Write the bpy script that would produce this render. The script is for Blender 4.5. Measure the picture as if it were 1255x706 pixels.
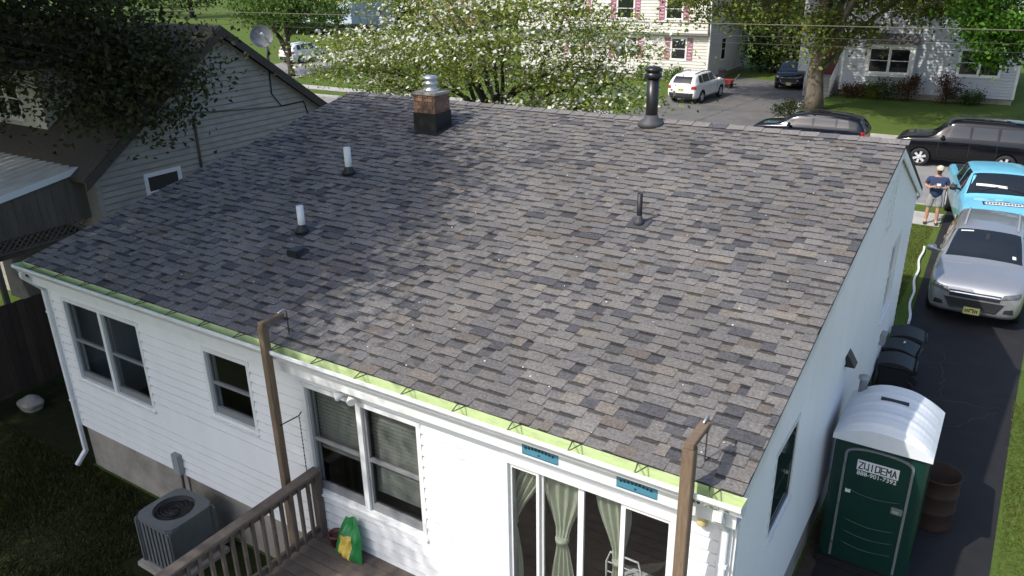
import bpy, bmesh, math, random
import numpy as np
from mathutils import Vector, Matrix
from mathutils.bvhtree import BVHTree
R = math.radians
scene = bpy.context.scene
for o in list(bpy.data.objects): bpy.data.objects.remove(o)
COL = scene.collection

# ------------------------------------------------------------------ camera
CAM = np.array([11.596, -5.017, 7.343]); YAW, PITCH, ROLL = R(-32.88), R(22.30), R(-1.033); FPX = 963.42
cy_, sy_, cp_, sp_ = math.cos(YAW), math.sin(YAW), math.cos(PITCH), math.sin(PITCH)
FW = np.array([sy_*cp_, cy_*cp_, -sp_]); r0 = np.array([cy_, -sy_, 0.]); u0 = np.cross(r0, FW)
RT = math.cos(ROLL)*r0 + math.sin(ROLL)*u0; UP = -math.sin(ROLL)*r0 + math.cos(ROLL)*u0
cd = bpy.data.cameras.new('camera'); cam = bpy.data.objects.new('camera', cd); COL.objects.link(cam)
cd.sensor_width = 36; cd.lens = FPX/1255*36; cd.clip_start = .1; cd.clip_end = 2000
m = Matrix(((RT[0], UP[0], -FW[0], CAM[0]), (RT[1], UP[1], -FW[1], CAM[1]), (RT[2], UP[2], -FW[2], CAM[2]), (0, 0, 0, 1)))
cam.matrix_world = m; scene.camera = cam
# ------------------------------------------------------------------ sky and sun
SUN = Vector((-.43, -.87, 1.0)).normalized()
w = bpy.data.worlds.new('World'); scene.world = w; w.use_nodes = True
nt = w.node_tree; nt.nodes.clear()
sky = nt.nodes.new('ShaderNodeTexSky'); sky.sky_type = 'NISHITA'; sky.sun_disc = False
sky.sun_elevation = math.asin(SUN.z); sky.sun_rotation = math.atan2(SUN.x, SUN.y)
sky.air_density = 1.2; sky.dust_density = 3.5; sky.ozone_density = 4.0
bg = nt.nodes.new('ShaderNodeBackground'); bg.inputs[1].default_value = .15
ow = nt.nodes.new('ShaderNodeOutputWorld'); nt.links.new(sky.outputs[0], bg.inputs[0]); nt.links.new(bg.outputs[0], ow.inputs[0])
sd = bpy.data.lights.new('sun', 'SUN'); sd.energy = 3.0; sd.angle = R(.55); sd.color = (1, .95, .88)
sun = bpy.data.objects.new('sun', sd); COL.objects.link(sun); sun.rotation_euler = SUN.to_track_quat('Z', 'Y').to_euler()
sun.location = (-20, -40, 50)
vs = scene.view_settings; vs.view_transform = 'Standard'; vs.look = 'None'; vs.exposure = 0.42; vs.gamma = 1; vs.use_curve_mapping = False
scene.render.resolution_x, scene.render.resolution_y = 1024, 576
scene.render.engine = 'CYCLES'
scene.cycles.transparent_max_bounces = 24

# ------------------------------------------------------------------ pixel -> place (a pixel gives a direction only)
def ray(px, py): return FW + RT*(px-627.5)/FPX - UP*(py-353)/FPX
def on_plane(px, py, n, d):
    v = ray(px, py); n = np.array(n, float); t = (d-n@CAM)/(n@v); return CAM+t*v
def gp(px, py, z=0): return on_plane(px, py, (0, 0, 1), z)
def yp(px, py, y): return on_plane(px, py, (0, 1, 0), y)
def xp(px, py, x): return on_plane(px, py, (1, 0, 0), x)

# ------------------------------------------------------------------ materials
def lin(r, g, b): return tuple(((c/255)/12.92 if c/255 <= .04045 else ((c/255+.055)/1.055)**2.4) for c in (r, g, b))
def mat(name, col, rough=.7, var=.15, scale=8, bump=0, bscale=60, metal=0, spec=.5, coat=0, stain=None, sscale=1.2, stretch=None, attr=None, detail=4, trans=0, objvar=0):
    """Principled with two layers of noise for colour and a bump; attr multiplies by a colour attribute"""
    m = bpy.data.materials.new(name); m.use_nodes = True; t = m.node_tree; N = t.nodes; K = t.links
    b = N['Principled BSDF']; b.inputs['Roughness'].default_value = rough; b.inputs['Metallic'].default_value = metal
    b.inputs['Specular IOR Level'].default_value = spec
    if coat: b.inputs['Coat Weight'].default_value = coat; b.inputs['Coat Roughness'].default_value = .04
    tc = N.new('ShaderNodeTexCoord'); mp = N.new('ShaderNodeMapping'); K.new(tc.outputs['Object'], mp.inputs[0])
    if stretch: mp.inputs['Scale'].default_value = stretch
    n1 = N.new('ShaderNodeTexNoise'); n1.inputs['Scale'].default_value = scale; n1.inputs['Detail'].default_value = detail; n1.inputs['Roughness'].default_value = .65
    K.new(mp.outputs[0], n1.inputs[0])
    mr = N.new('ShaderNodeMapRange'); mr.inputs[1].default_value = .25; mr.inputs[2].default_value = .75
    mr.inputs[3].default_value = 1-var; mr.inputs[4].default_value = 1+var; K.new(n1.outputs[0], mr.inputs[0])
    mul = N.new('ShaderNodeVectorMath'); mul.operation = 'SCALE'; mul.inputs[0].default_value = col; K.new(mr.outputs[0], mul.inputs['Scale'])
    out = mul.outputs[0]
    if attr:
        at = N.new('ShaderNodeAttribute'); at.attribute_name = attr
        mm = N.new('ShaderNodeVectorMath'); mm.operation = 'MULTIPLY'; K.new(out, mm.inputs[0]); K.new(at.outputs['Vector'], mm.inputs[1]); out = mm.outputs[0]
    if objvar:
        oi = N.new('ShaderNodeObjectInfo'); m2 = N.new('ShaderNodeMapRange'); m2.inputs[3].default_value = 1-objvar; m2.inputs[4].default_value = 1+objvar
        K.new(oi.outputs['Random'], m2.inputs[0]); m3 = N.new('ShaderNodeVectorMath'); m3.operation = 'SCALE'; K.new(out, m3.inputs[0]); K.new(m2.outputs[0], m3.inputs['Scale']); out = m3.outputs[0]
    if stain:
        n2 = N.new('ShaderNodeTexNoise'); n2.inputs['Scale'].default_value = sscale; n2.inputs['Detail'].default_value = 6; n2.inputs['Roughness'].default_value = .7; K.new(mp.outputs[0], n2.inputs[0])
        m4 = N.new('ShaderNodeMapRange'); m4.inputs[1].default_value = .48; m4.inputs[2].default_value = .72; m4.inputs[4].default_value = stain[3]; K.new(n2.outputs[0], m4.inputs[0])
        mx = N.new('ShaderNodeMix'); mx.data_type = 'RGBA'; mx.inputs[7].default_value = (*stain[:3], 1); K.new(m4.outputs[0], mx.inputs[0]); K.new(out, mx.inputs[6]); out = mx.outputs[2]
    K.new(out, b.inputs['Base Color'])
    if bump:
        n3 = N.new('ShaderNodeTexNoise'); n3.inputs['Scale'].default_value = bscale; n3.inputs['Detail'].default_value = 3; K.new(mp.outputs[0], n3.inputs[0])
        bp = N.new('ShaderNodeBump'); bp.inputs['Strength'].default_value = bump; bp.inputs['Distance'].default_value = .01; K.new(n3.outputs[0], bp.inputs['Height']); K.new(bp.outputs[0], b.inputs['Normal'])
    if trans:
        tr = N.new('ShaderNodeBsdfTranslucent'); K.new(out, tr.inputs[0]); ms = N.new('ShaderNodeMixShader'); ms.inputs[0].default_value = trans
        K.new(b.outputs[0], ms.inputs[1]); K.new(tr.outputs[0], ms.inputs[2]); K.new(ms.outputs[0], N['Material Output'].inputs[0])
    return m
def glass_mat(name, tint, rough=.03):
    m = bpy.data.materials.new(name); m.use_nodes = True; t = m.node_tree; N = t.nodes; K = t.links; N.remove(N['Principled BSDF'])
    tb = N.new('ShaderNodeBsdfTransparent'); tb.inputs[0].default_value = (*tint, 1); g = N.new('ShaderNodeBsdfGlossy'); g.inputs['Roughness'].default_value = rough
    nz = N.new('ShaderNodeTexNoise'); nz.inputs['Scale'].default_value = 2.2; bp = N.new('ShaderNodeBump'); bp.inputs['Strength'].default_value = .04; bp.inputs['Distance'].default_value = .02; K.new(nz.outputs[0], bp.inputs['Height']); K.new(bp.outputs[0], g.inputs['Normal'])
    lw = N.new('ShaderNodeLayerWeight'); lw.inputs[0].default_value = .5; pw = N.new('ShaderNodeMath'); pw.operation = 'POWER'; pw.inputs[1].default_value = 4; K.new(lw.outputs['Facing'], pw.inputs[0])
    fr = N.new('ShaderNodeMapRange'); fr.inputs[3].default_value = .06; fr.inputs[4].default_value = 1; K.new(pw.outputs[0], fr.inputs[0]); ms = N.new('ShaderNodeMixShader')
    K.new(fr.outputs[0], ms.inputs[0]); K.new(tb.outputs[0], ms.inputs[1]); K.new(g.outputs[0], ms.inputs[2]); K.new(ms.outputs[0], N['Material Output'].inputs[0])
    return m
M = {}
M['shingle'] = mat('shingle', (1, 1, 1), .95, .5, 38, .8, 150, attr='tint', detail=6, spec=.15)
M['deck_felt'] = mat('deck_felt', (.02, .02, .022), .95)
M['white_siding'] = mat('white_siding', (.83, .83, .83), .45, .03, 3, .05, 40, stain=(.68, .68, .67, .25), sscale=1.6, stretch=(1, 1, .4))
M['white_trim'] = mat('white_trim', (.8, .8, .79), .4, .04, 5, stain=(.55, .55, .5, .3), sscale=3)
M['alu_grey'] = mat('alu_grey', (.3, .31, .32), .45, .08, 20)
M['gutter_in'] = mat('gutter_in', (.56, .66, .36), .55, .08, 6, stain=(.3, .38, .12, .5), sscale=5, stretch=(1, 3, 3))
M['gutter_white'] = mat('gutter_white', (.78, .79, .8), .35, .04, 6, stain=(.45, .46, .45, .4), sscale=2.5)
M['hanger'] = mat('hanger', (.1, .12, .06), .6)
M['concrete'] = mat('concrete', (.34, .31, .27), .9, .18, 5, .3, 60, stain=(.17, .15, .12, .7), sscale=1.6)
M['walk'] = mat('walk', (.42, .4, .36), .9, .12, 3, .3, 90, stain=(.25, .24, .2, .6), sscale=.7)
M['asphalt'] = mat('asphalt', (.012, .0115, .013), .85, .25, 3, .4, 200, stain=(.028, .026, .026, .6), sscale=.9)
M['street'] = mat('street', (.24, .23, .22), .95, .14, 1.2, .4, 180, stain=(.16, .15, .145, .6), sscale=.35)
M['drive_far'] = mat('drive_far', (.13, .125, .12), .95, .15, 1.5, .3, 120, stain=(.075, .07, .07, .7), sscale=.5)
M['kerb'] = mat('kerb', (.38, .37, .34), .9, .12, 6, stain=(.2, .19, .17, .5))
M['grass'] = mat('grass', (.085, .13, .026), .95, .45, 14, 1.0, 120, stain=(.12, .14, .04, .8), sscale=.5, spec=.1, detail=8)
M['grass_shade_dark'] = mat('grass_shade_dark', (.02, .026, .009), .95, .5, 6, 1.0, 90, stain=(.026, .02, .013, .8), sscale=.6, spec=.1, detail=8)  # yard grass darkened so its colour carries the tree shade
M['soil'] = mat('soil', (.06, .045, .03), .95, .4, 10, .8, 50, stain=(.1, .08, .055, .6))
M['wood_grey'] = mat('wood_grey', (.125, .1, .082), .8, .25, 6, .35, 60, stain=(.06, .048, .04, .7), sscale=5, objvar=.18)
M['wood_brown'] = mat('wood_brown', (.185, .13, .085), .8, .28, 16, .4, 60, stretch=(3, 3, .35), stain=(.1, .07, .05, .6), sscale=6)
M['black_plastic'] = mat('black_plastic', (.018, .018, .019), .5, .15, 10, .1, 60)
M['black_metal'] = mat('black_metal', (.015, .015, .016), .35, .1, 10)
M['galv'] = mat('galv', (.55, .57, .58), .35, .1, 14, metal=.7)
M['pvc'] = mat('pvc', (.75, .75, .73), .5, .05, 10, stain=(.5, .48, .42, .4), sscale=12)
M['boot_grey'] = mat('boot_grey', (.06, .06, .065), .6, .15, 20)
M['tar'] = mat('tar', (.012, .012, .013), .55, .3, 12, .5, 40)
M['mortar'] = mat('mortar', (.24, .2, .17), .95, .2, 30)
M['brick'] = mat('brick', (.22, .12, .08), .9, .3, 25, .4, 80, objvar=.4, stain=(.09, .06, .045, .7), sscale=9)
M['glass'] = glass_mat('glass', (.88, .9, .9))
M['glass_dark'] = mat('glass_dark', (.012, .014, .016), .06, .1, 3, spec=.7)
M['blind'] = mat('blind', (.2, .205, .175), .7, .05, 6)
M['screen_frame'] = mat('screen_frame', (.22, .225, .23), .5, .08, 14)
M['interior'] = mat('interior', (.06, .055, .05), .9, .1, 3)
M['curtain'] = mat('curtain', (.62, .64, .5), .9, .08, 14, .2, 90, trans=.25)
M['blue_label'] = mat('blue_label', (.07, .23, .32), .5, .08, 20)
M['dark_print'] = mat('dark_print', (.02, .03, .04), .6)
def thing(name, label, cat, loc=(0, 0, 0), group=None, rz=0):
    o = bpy.data.objects.new(name, None); COL.objects.link(o); o.empty_display_size = .2
    o.location = loc; o.rotation_euler = (0, 0, rz); tag(o, label, cat, group); return o
def tag(o, label=None, cat=None, group=None, kind=None):
    if label: o['label'] = label
    if cat: o['category'] = cat
    if group: o['group'] = group
    if kind: o['kind'] = kind
    return o
class MB:
    """collects faces; build() links ONE mesh object. Points are WORLD coordinates unless the parent is moved afterwards."""
    def __init__(s): s.v = []; s.f = []; s.mi = []; s.c = []; s.sm = []
    def face(s, pts, mi=0, col=None, smooth=False):
        i = len(s.v); s.v += [tuple(p) for p in pts]; s.f.append(tuple(range(i, i+len(pts)))); s.mi.append(mi); s.c.append(col); s.sm.append(smooth)
    def hexa(s, p, mi=0, col=None, mis=None):
        """p: 8 points, 0-3 bottom ring, 4-7 top ring"""
        i = len(s.v); s.v += [tuple(q) for q in p]
        for k, q in enumerate(((3, 2, 1, 0), (4, 5, 6, 7), (0, 1, 5, 4), (1, 2, 6, 5), (2, 3, 7, 6), (3, 0, 4, 7))):
            s.f.append(tuple(i+a for a in q)); s.mi.append(mis[k] if mis else mi); s.c.append(col); s.sm.append(False)
    def box(s, x0, x1, y0, y1, z0, z1, mi=0, col=None, mis=None):
        s.hexa([(x0, y0, z0), (x1, y0, z0), (x1, y1, z0), (x0, y1, z0), (x0, y0, z1), (x1, y0, z1), (x1, y1, z1), (x0, y1, z1)], mi, col, mis); return s
    def tube(s, pts, rad, n=8, mi=0, caps=True, smooth=True):
        pts = [Vector(p) for p in pts]; rr = rad if isinstance(rad, (list, tuple)) else [rad]*len(pts); base = len(s.v); up = None
        for k, p in enumerate(pts):
            d = (pts[min(k+1, len(pts)-1)]-pts[max(k-1, 0)]).normalized()
            if up is None: up = d.orthogonal().normalized()
            else:
                up = up-d*up.dot(d); up = up.normalized() if up.length > 1e-5 else d.orthogonal().normalized()
            b = d.cross(up)
            for j in range(n):
                a = 2*math.pi*j/n; s.v.append(tuple(p+(up*math.cos(a)+b*math.sin(a))*rr[k]))
        for k in range(len(pts)-1):
            for j in range(n):
                a, b2 = base+k*n+j, base+k*n+(j+1) % n; s.f.append((a, b2, b2+n, a+n)); s.mi.append(mi); s.c.append(None); s.sm.append(smooth)
        if caps:
            s.f.append(tuple(base+j for j in reversed(range(n)))); s.f.append(tuple(base+(len(pts)-1)*n+j for j in range(n)))
            s.mi += [mi, mi]; s.c += [None, None]; s.sm += [False, False]
        return s
    def lathe(s, c, prof, n=16, mi=0, smooth=True, axis='z', caps=True):
        """prof: (radius, height) pairs about c"""
        base = len(s.v); c = Vector(c)
        for r_, h_ in prof:
            for j in range(n):
                a = 2*math.pi*j/n; q = (r_*math.cos(a), r_*math.sin(a), h_)
                if axis == 'x': q = (q[2], q[0], q[1])
                if axis == 'y': q = (q[0], q[2], q[1])
                s.v.append(tuple(c+Vector(q)))
        for k in range(len(prof)-1):
            for j in range(n):
                a, b2 = base+k*n+j, base+k*n+(j+1) % n; s.f.append((a, b2, b2+n, a+n)); s.mi.append(mi); s.c.append(None); s.sm.append(smooth)
        for k, rv in ((0, True), (len(prof)-1, False)):
            if caps and prof[k][0] > 1e-4:
                q = [base+k*n+j for j in range(n)]; s.f.append(tuple(reversed(q)) if rv else tuple(q)); s.mi.append(mi); s.c.append(None); s.sm.append(False)
        return s
    def prism(s, poly, y0, y1, mi=0, axis='y'):
        """extrude 2-D polygon (a,b): axis y -> (a, y, b); x -> (y, a, b); z -> (a, b, y)"""
        f = {'y': lambda a, b, t: (a, t, b), 'x': lambda a, b, t: (t, a, b), 'z': lambda a, b, t: (a, b, t)}[axis]; n = len(poly); i = len(s.v)
        s.v += [f(a, b, y0) for a, b in poly]+[f(a, b, y1) for a, b in poly]
        for k in range(n): s.f.append((i+k, i+(k+1) % n, i+n+(k+1) % n, i+n+k)); s.mi.append(mi); s.c.append(None); s.sm.append(False)
        s.f += [tuple(i+k for k in reversed(range(n))), tuple(i+n+k for k in range(n))]; s.mi += [mi]*2; s.c += [None]*2; s.sm += [False]*2
        return s
    def build(s, name, mats, parent=None, bevel=0, fix=True, kind=None):
        me = bpy.data.meshes.new(name); me.from_pydata(s.v, [], s.f)
        for q in (mats if isinstance(mats, (list, tuple)) else [mats]): me.materials.append(M[q] if isinstance(q, str) else q)
        me.polygons.foreach_set('material_index', s.mi); me.polygons.foreach_set('use_smooth', s.sm)
        if any(c is not None for c in s.c):
            at = me.color_attributes.new('tint', 'FLOAT_COLOR', 'CORNER'); a = []
            for p, c in zip(me.polygons, s.c): a += [*(c or (1, 1, 1)), 1]*p.loop_total
            at.data.foreach_set('color', a)
        if fix:
            bm = bmesh.new(); bm.from_mesh(me); bmesh.ops.recalc_face_normals(bm, faces=bm.faces)
            if bevel:
                bmesh.ops.remove_doubles(bm, verts=bm.verts, dist=1e-5)
                bmesh.ops.bevel(bm, geom=[e for e in bm.edges if len(e.link_faces) == 2 and e.calc_face_angle(0) > .5], offset=bevel, segments=2, affect='EDGES', clamp_overlap=True)
            bm.to_mesh(me); bm.free()
        o = bpy.data.objects.new(name, me); COL.objects.link(o)
        if parent is not None:
            o.parent = parent
            if parent.type == 'EMPTY': o.matrix_parent_inverse = Matrix.Translation(-parent.location)
        if kind: o['kind'] = kind
        return o
def copy_tree(o, parent=None):
    c = o.copy(); COL.objects.link(c); c.parent = parent
    for ch in list(o.children): copy_tree(ch, c)
    return c
class Frame:
    """wall frame: u along the wall, v up (world z), n outward"""
    def __init__(s, o, u, n): s.o = Vector(o); s.u = Vector(u); s.n = Vector(n)
    def P(s, u, v, n=0): return s.o+s.u*u+s.n*n+Vector((0, 0, v))
    def box(s, mb, u0, u1, v0, v1, n0, n1, mi=0, col=None):
        mb.hexa([s.P(u0, v0, n0), s.P(u1, v0, n0), s.P(u1, v0, n1), s.P(u0, v0, n1), s.P(u0, v1, n0), s.P(u1, v1, n0), s.P(u1, v1, n1), s.P(u0, v1, n1)], mi, col)
def cut_rects(u0, u1, v0, v1, holes):
    """rectangle minus holes -> list of rectangles, one row at a time"""
    vs_ = sorted({v0, v1, *[v for h in holes for v in (h[2], h[3]) if v0 < v < v1]}); out = []
    for a, b in zip(vs_, vs_[1:]):
        xs = [(u0, u1)]
        for h in holes:
            if h[2] < (a+b)/2 < h[3]:
                xs = [q for (p, q_) in xs for q in ((p, min(q_, h[0])), (max(p, h[1]), q_)) if q[1]-q[0] > .01]
        out += [(p, q, a, b) for p, q in xs]
    return out
def siding(fr, u0, u1, v0, v1, holes, step, parent, mtl, single=True, name='siding_board', proud=.024, lim=None, base=.01, groove=.03):
    """lapped boards, one object each (single) or one joined part; lim(v)->(umin,umax) clips gables"""
    allmb = MB(); v = v0
    while v < v1-.005:
        vt = min(v+step, v1)
        lo0, hi0 = lim(v) if lim else (u0, u1); lo1, hi1 = lim(vt) if lim else (u0, u1)
        if hi0-lo0 < .03: break
        for (a, b, c, d) in cut_rects(min(lo0, lo1) if lim else u0, max(hi0, hi1) if lim else u1, v, vt, holes):
            def th(z): return base+proud*(1-(z-v)/step)
            if lim: (lo0, hi0), (lo1, hi1) = lim(c), lim(d)
            al, bl, at, bt = max(a, lo0), min(b, hi0), max(a, lo1), min(b, hi1)
            if bl-al < .01: continue
            if bt-at < .005: at = bt = (max(a, lo1)+min(b, hi1))/2; at -= .002; bt += .002
            mb = MB() if single else allmb
            g = groove if d > vt-.001 and d-c > groove*2 else 0; dm = d-g
            am, bm_ = al+(at-al)*(dm-c)/(d-c), bl+(bt-bl)*(dm-c)/(d-c)
            mb.hexa([fr.P(al, c, 0), fr.P(bl, c, 0), fr.P(bl, c, th(c)), fr.P(al, c, th(c)), fr.P(am, dm, 0), fr.P(bm_, dm, 0), fr.P(bm_, dm, th(dm)+.0008), fr.P(am, dm, th(dm)+.0008)])
            if g: mb.hexa([fr.P(am, dm+.0002, 0), fr.P(bm_, dm+.0002, 0), fr.P(bm_, dm+.0002, .002), fr.P(am, dm+.0002, .002), fr.P(at, d, 0), fr.P(bt, d, 0), fr.P(bt, d, .002), fr.P(at, d, .002)])
            if single: mb.build(name, mtl, parent)
        v = vt
    if not single: return allmb.build('siding', mtl, parent)
# ================================================================== THE SETTING
def sheet(name, poly, z, m, label=None, kind='structure', thick=0):
    mb = MB()
    if thick: mb.prism(poly, z-thick, z, axis='z')
    else: mb.face([(x, y, z) for x, y in poly])
    return tag(mb.build(name, m), label, None, None, kind)
sheet('ground', [(-700, -300), (700, -300), (700, 900), (-700, 900)], -.30, 'grass')
sheet('lawn', [(-160, -60), (160, -60), (160, 22.62), (-160, 22.62)], 0, 'grass', thick=.22)
sheet('far_lawn', [(-260, 31.24), (260, 31.24), (260, 300), (-260, 300)], 0, 'grass', thick=.22)
sheet('street', [(-260, 22.5), (260, 22.5), (260, 31.4), (-260, 31.4)], -.13, 'street')
sheet('back_yard', [(-3.6, -12), (5.6, -12), (5.6, .27), (0.06, .27), (0.06, 10), (-3.6, 10)], .004, 'grass_shade_dark')
sheet('bounce_slab', [(14.2, -20), (18.5, -20), (18.5, 22.6), (14.2, 22.6)], .006, 'walk')  # unseen pale slab added to bounce sunlight onto the gable wall
sheet('soil_strip', [(10.29, .3), (10.46, .3), (10.46, 10.5), (10.29, 10.5)], .008, 'soil')
sheet('driveway', [(10.32, -8), (12.42, -8), (12.38, 4), (12.5, 9.5), (12.66, 15), (12.9, 22.6), (10.25, 22.6), (10.30, 18), (10.42, 12.6), (10.42, 10.5), (10.32, 10.5)], .004, 'asphalt')
mb = MB(); mb.face([(10.25, 22.6, .006), (12.9, 22.6, .006), (13.3, 23.2, -.122), (9.9, 23.2, -.122)]); tag(mb.build('driveway_apron', 'walk'), kind='structure')
sheet('pavement', [(-160, 20.3), (10.22, 20.3), (10.22, 21.75), (-160, 21.75)], .012, 'walk')
sheet('pavement', [(12.92, 20.3), (160, 20.3), (160, 21.75), (12.92, 21.75)], .012, 'walk')
sheet('pavement', [(-160, 32.6), (-6.6, 32.6), (-6.6, 33.9), (-160, 33.9)], .012, 'walk')
sheet('pavement', [(2.4, 32.6), (160, 32.6), (160, 33.9), (2.4, 33.9)], .012, 'walk')
for (x0, x1, y0, y1) in ((-160, 9.9, 22.62, 22.76), (13.3, 160, 22.62, 22.76), (-160, -6.6, 31.1, 31.24), (2.4, 160, 31.1, 31.24)):
    tag(MB().box(x0, x1, y0, y1, -.2, .015).build('kerb', 'kerb', bevel=.012), kind='structure')
sheet('far_driveway', [(-6.3, 33.0), (1.25, 33.0), (1.0, 48), (-5.2, 50), (-6.0, 46)], .006, 'drive_far')
sheet('far_apron', [(-6.5, 31.0), (2.3, 31.0), (1.3, 33.0), (-6.3, 33.0)], .014, 'walk')
sheet('front_path', [(1.25, 33.0), (2.1, 33.0), (2.0, 43.4), (1.0, 46)], .012, 'walk')
q = [gp(*p) for p in ((300, 92), (342, 101), (392, 88), (460, 66), (520, 50), (440, 58), (398, 66), (330, 80))]
sheet('side_street', [(a[0], a[1]) for a in q], .006, 'street')
# a few shrinkage cracks in the drive: thin ribbons of lighter fill
rnd = random.Random(5)
def crack(pts, wdt, m, z=.0085):
    mb = MB(); pts = [Vector((x, y, z)) for x, y in pts]; L_ = []
    for k, p in enumerate(pts):
        d = (pts[min(k+1, len(pts)-1)]-pts[max(0, k-1)]).normalized(); s_ = Vector((-d.y, d.x, 0)); ww = wdt*rnd.uniform(.5, 1.3); L_.append((p+s_*ww, p-s_*ww))
    for a, b in zip(L_, L_[1:]): mb.face([a[0], a[1], b[1], b[0]])
    return tag(mb.build('driveway_crack', m), kind='structure')
def wob(a, b, n=14, amp=.05): return [(a[0]+(b[0]-a[0])*k/n+rnd.uniform(-amp, amp), a[1]+(b[1]-a[1])*k/n+rnd.uniform(-amp, amp)) for k in range(n+1)]
M['crack'] = mat('crack', (.055, .052, .05), .9, .3, 8)
crack(wob((10.6, 9.3), (12.4, 9.6)), .012, 'crack'); crack(wob((11.0, 7.6), (12.2, 9.4)), .008, 'crack'); crack(wob((11.4, 9.5), (11.2, 11.6)), .007, 'crack'); crack(wob((10.5, 10.6), (11.6, 11.2)), .007, 'crack')
crack(wob((-2, 33.2), (-1.2, 42), 20, .12), .02, 'asphalt', .0095); crack(wob((-5, 36), (0.8, 37.3), 20, .1), .02, 'asphalt', .0095)

# ================================================================== MAIN HOUSE
EZ, RY, RZ, FY, FZ, LX = 3.544, 6.9756, 5.003, 10.807, 3.4545, 10.36
SL = (RZ-EZ)/RY; FS = (RZ-FZ)/(FY-RY)
def roof_z(y): return EZ+SL*y if y <= RY else RZ-FS*(y-RY)
WX0, WX1, WY0, WY1, SB = .0745, 10.2855, .2825, 10.56, .7837
house = thing('house', 'white sided house with a dark grey shingle roof and brick chimney', 'house', (5.2, 5.4, 0))
MB().box(WX0+.03, WX1-.03, WY0+.03, WY1-.03, -.15, SB).build('foundation', 'concrete', house)
rear = Frame((0, WY0, 0), (1, 0, 0), (0, -1, 0)); side = Frame((WX1, 0, 0), (0, 1, 0), (1, 0, 0))
W1, W2, W3, SLD = (.46, 2.2, 1.72, 2.98), (3.6, 4.38, 2.08, 2.98), (5.36, 6.98, 1.6, 2.98), (8.1, 9.76, .975, 2.95)
rholes = [W1, W2, W3, SLD]
S1, S2, GV = (1.46, 2.25, 2.15, 3.08), (8.05, 8.95, 1.85, 3.1), (6.75, 7.2, 3.75, 4.5)
wall = MB()
for a, b, c, d in cut_rects(WX0, WX1, SB-.02, 3.46, rholes): rear.box(wall, a, b, c, d, -.12, 0)
def glim(v):
    """gable outline on the side wall at height v"""
    zt = v+.075
    return (WY0 if zt <= roof_z(WY0) else (zt-EZ)/SL, WY1 if zt <= roof_z(WY1) else RY+(RZ-zt)/FS)
for a, b, c, d in cut_rects(WY0, WY1, SB-.02, 3.44, [S1, S2]): side.box(wall, a+(.121 if a == WY0 else 0), b, c, d, -.12, 0)
for x0 in (WX0, WX1-.12):
    wall.prism([(WY0, 3.441), (WY1, 3.441), (WY1, roof_z(WY1)-.08), (RY, RZ-.09), (WY0, roof_z(WY0)-.08)], x0, x0+.12, axis='x')
wall.box(WX0, WX0+.12, WY0+.121, WY1, SB-.02, 3.44); wall.box(WX0+.121, WX1-.121, WY1-.12, WY1, SB-.02, 3.44)
wall.build('wall', 'white_siding', house)
room = MB(); room.box(WX0+.13, WX1-.13, WY0+.13, WY1-.14, SB+.0, SB+.17); room.box(WX0+.13, WX1-.13, WY0+.13, WY1-.14, 3.3, 3.36); room.box(WX0+.13, WX1-.13, 3.4, 3.5, SB+.18, 3.29); room.box(7.45, 7.55, WY0+.13, 3.39, SB+.18, 3.29)
room.build('interior_room', 'interior', house)
siding(rear, WX0+.07, WX1-.07, SB, 3.19, [(a-.055, b+.055, c-.055, d+.055) for a, b, c, d in (W1, W2, W3)]+[(8.1-.07, 9.76+.07, 0, 3.02)], .134, house, 'white_siding', groove=.034)
siding(side, WY0+.07, WY1-.07, SB, 5.0, [(a-.05, b+.05, c-.05, d+.05) for a, b, c, d in (S1, S2, GV)], .134, house, 'white_siding', groove=.034, lim=lambda v: (max(glim(v)[0], WY0+.07), min(glim(v)[1], WY1-.07)))
for fr, u in ((rear, WX0), (rear, WX1-.068), (side, WY0), (side, WY1-.07)):
    mb = MB(); fr.box(mb, u+(.0 if fr is rear else .0), u+.068, SB-.01, 3.3, .001, .024); mb.build('corner_trim', 'white_trim', house)
# roof -----------------------------------------------------------------
th_ = math.atan(SL); CE, SE = math.cos(th_), math.sin(th_)
def rp(x, s_, n=0): return (x, s_*CE-n*SE, EZ+s_*SE+n*CE)
SLEN = RY/CE
mb = MB()
A, B = rp(0, .085, -.004), rp(0, SLEN, -.004)
prof = [(A[1], A[2]), (B[1], B[2]), (FY, FZ), (FY, FZ-.06), (RY, RZ-.085), (A[1], A[2]-.06)]
mb.prism(prof, 0.0, LX, axis='x'); roof = mb.build('roof', 'deck_felt', house)
PAL = [((.176, .164, .152), 36), ((.164, .155, .147), 30), ((.148, .141, .137), 16), ((.085, .083, .089), 8), ((.15, .13, .113), 7), ((.108, .105, .108), 8), ((.192, .17, .147), 7)]
pal = [c for c, k in PAL for _ in range(k)]
rnd = random.Random(11)
EXPO = .139; NC = int(SLEN/EXPO); pieces = []
for i in range(NC+1):
    s0 = .075+i*EXPO; s1 = min(s0+EXPO, SLEN-.002); x = -.012-rnd.uniform(0, .2); up = rnd.random() < .5
    if s1-s0 < .03: break
    while x < LX+.012:
        wd = rnd.choice((.1, .13, .16, .19, .22, .26, .31)) if up else rnd.choice((.09, .12, .15, .18, .22))
        a, b = max(x, -.012), min(x+wd, LX+.012)
        if b-a > .012:
            c = rnd.choice(pal); xm = (a+b)/2; k = rnd.uniform(.94, 1.06)*(1 if up else .9)*(1+.10*math.sin(xm*1.9+.7*math.sin(s0*2.3))*math.sin(s0*2.1+.5*xm)+.05*math.sin(xm*5.1+s0*3.7)); c = tuple(q*k*1.12 for q in c)
            pieces.append((a, b, s0, s1, up, c))
        x += wd; up = (not up) if rnd.random() < .86 else up
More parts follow.
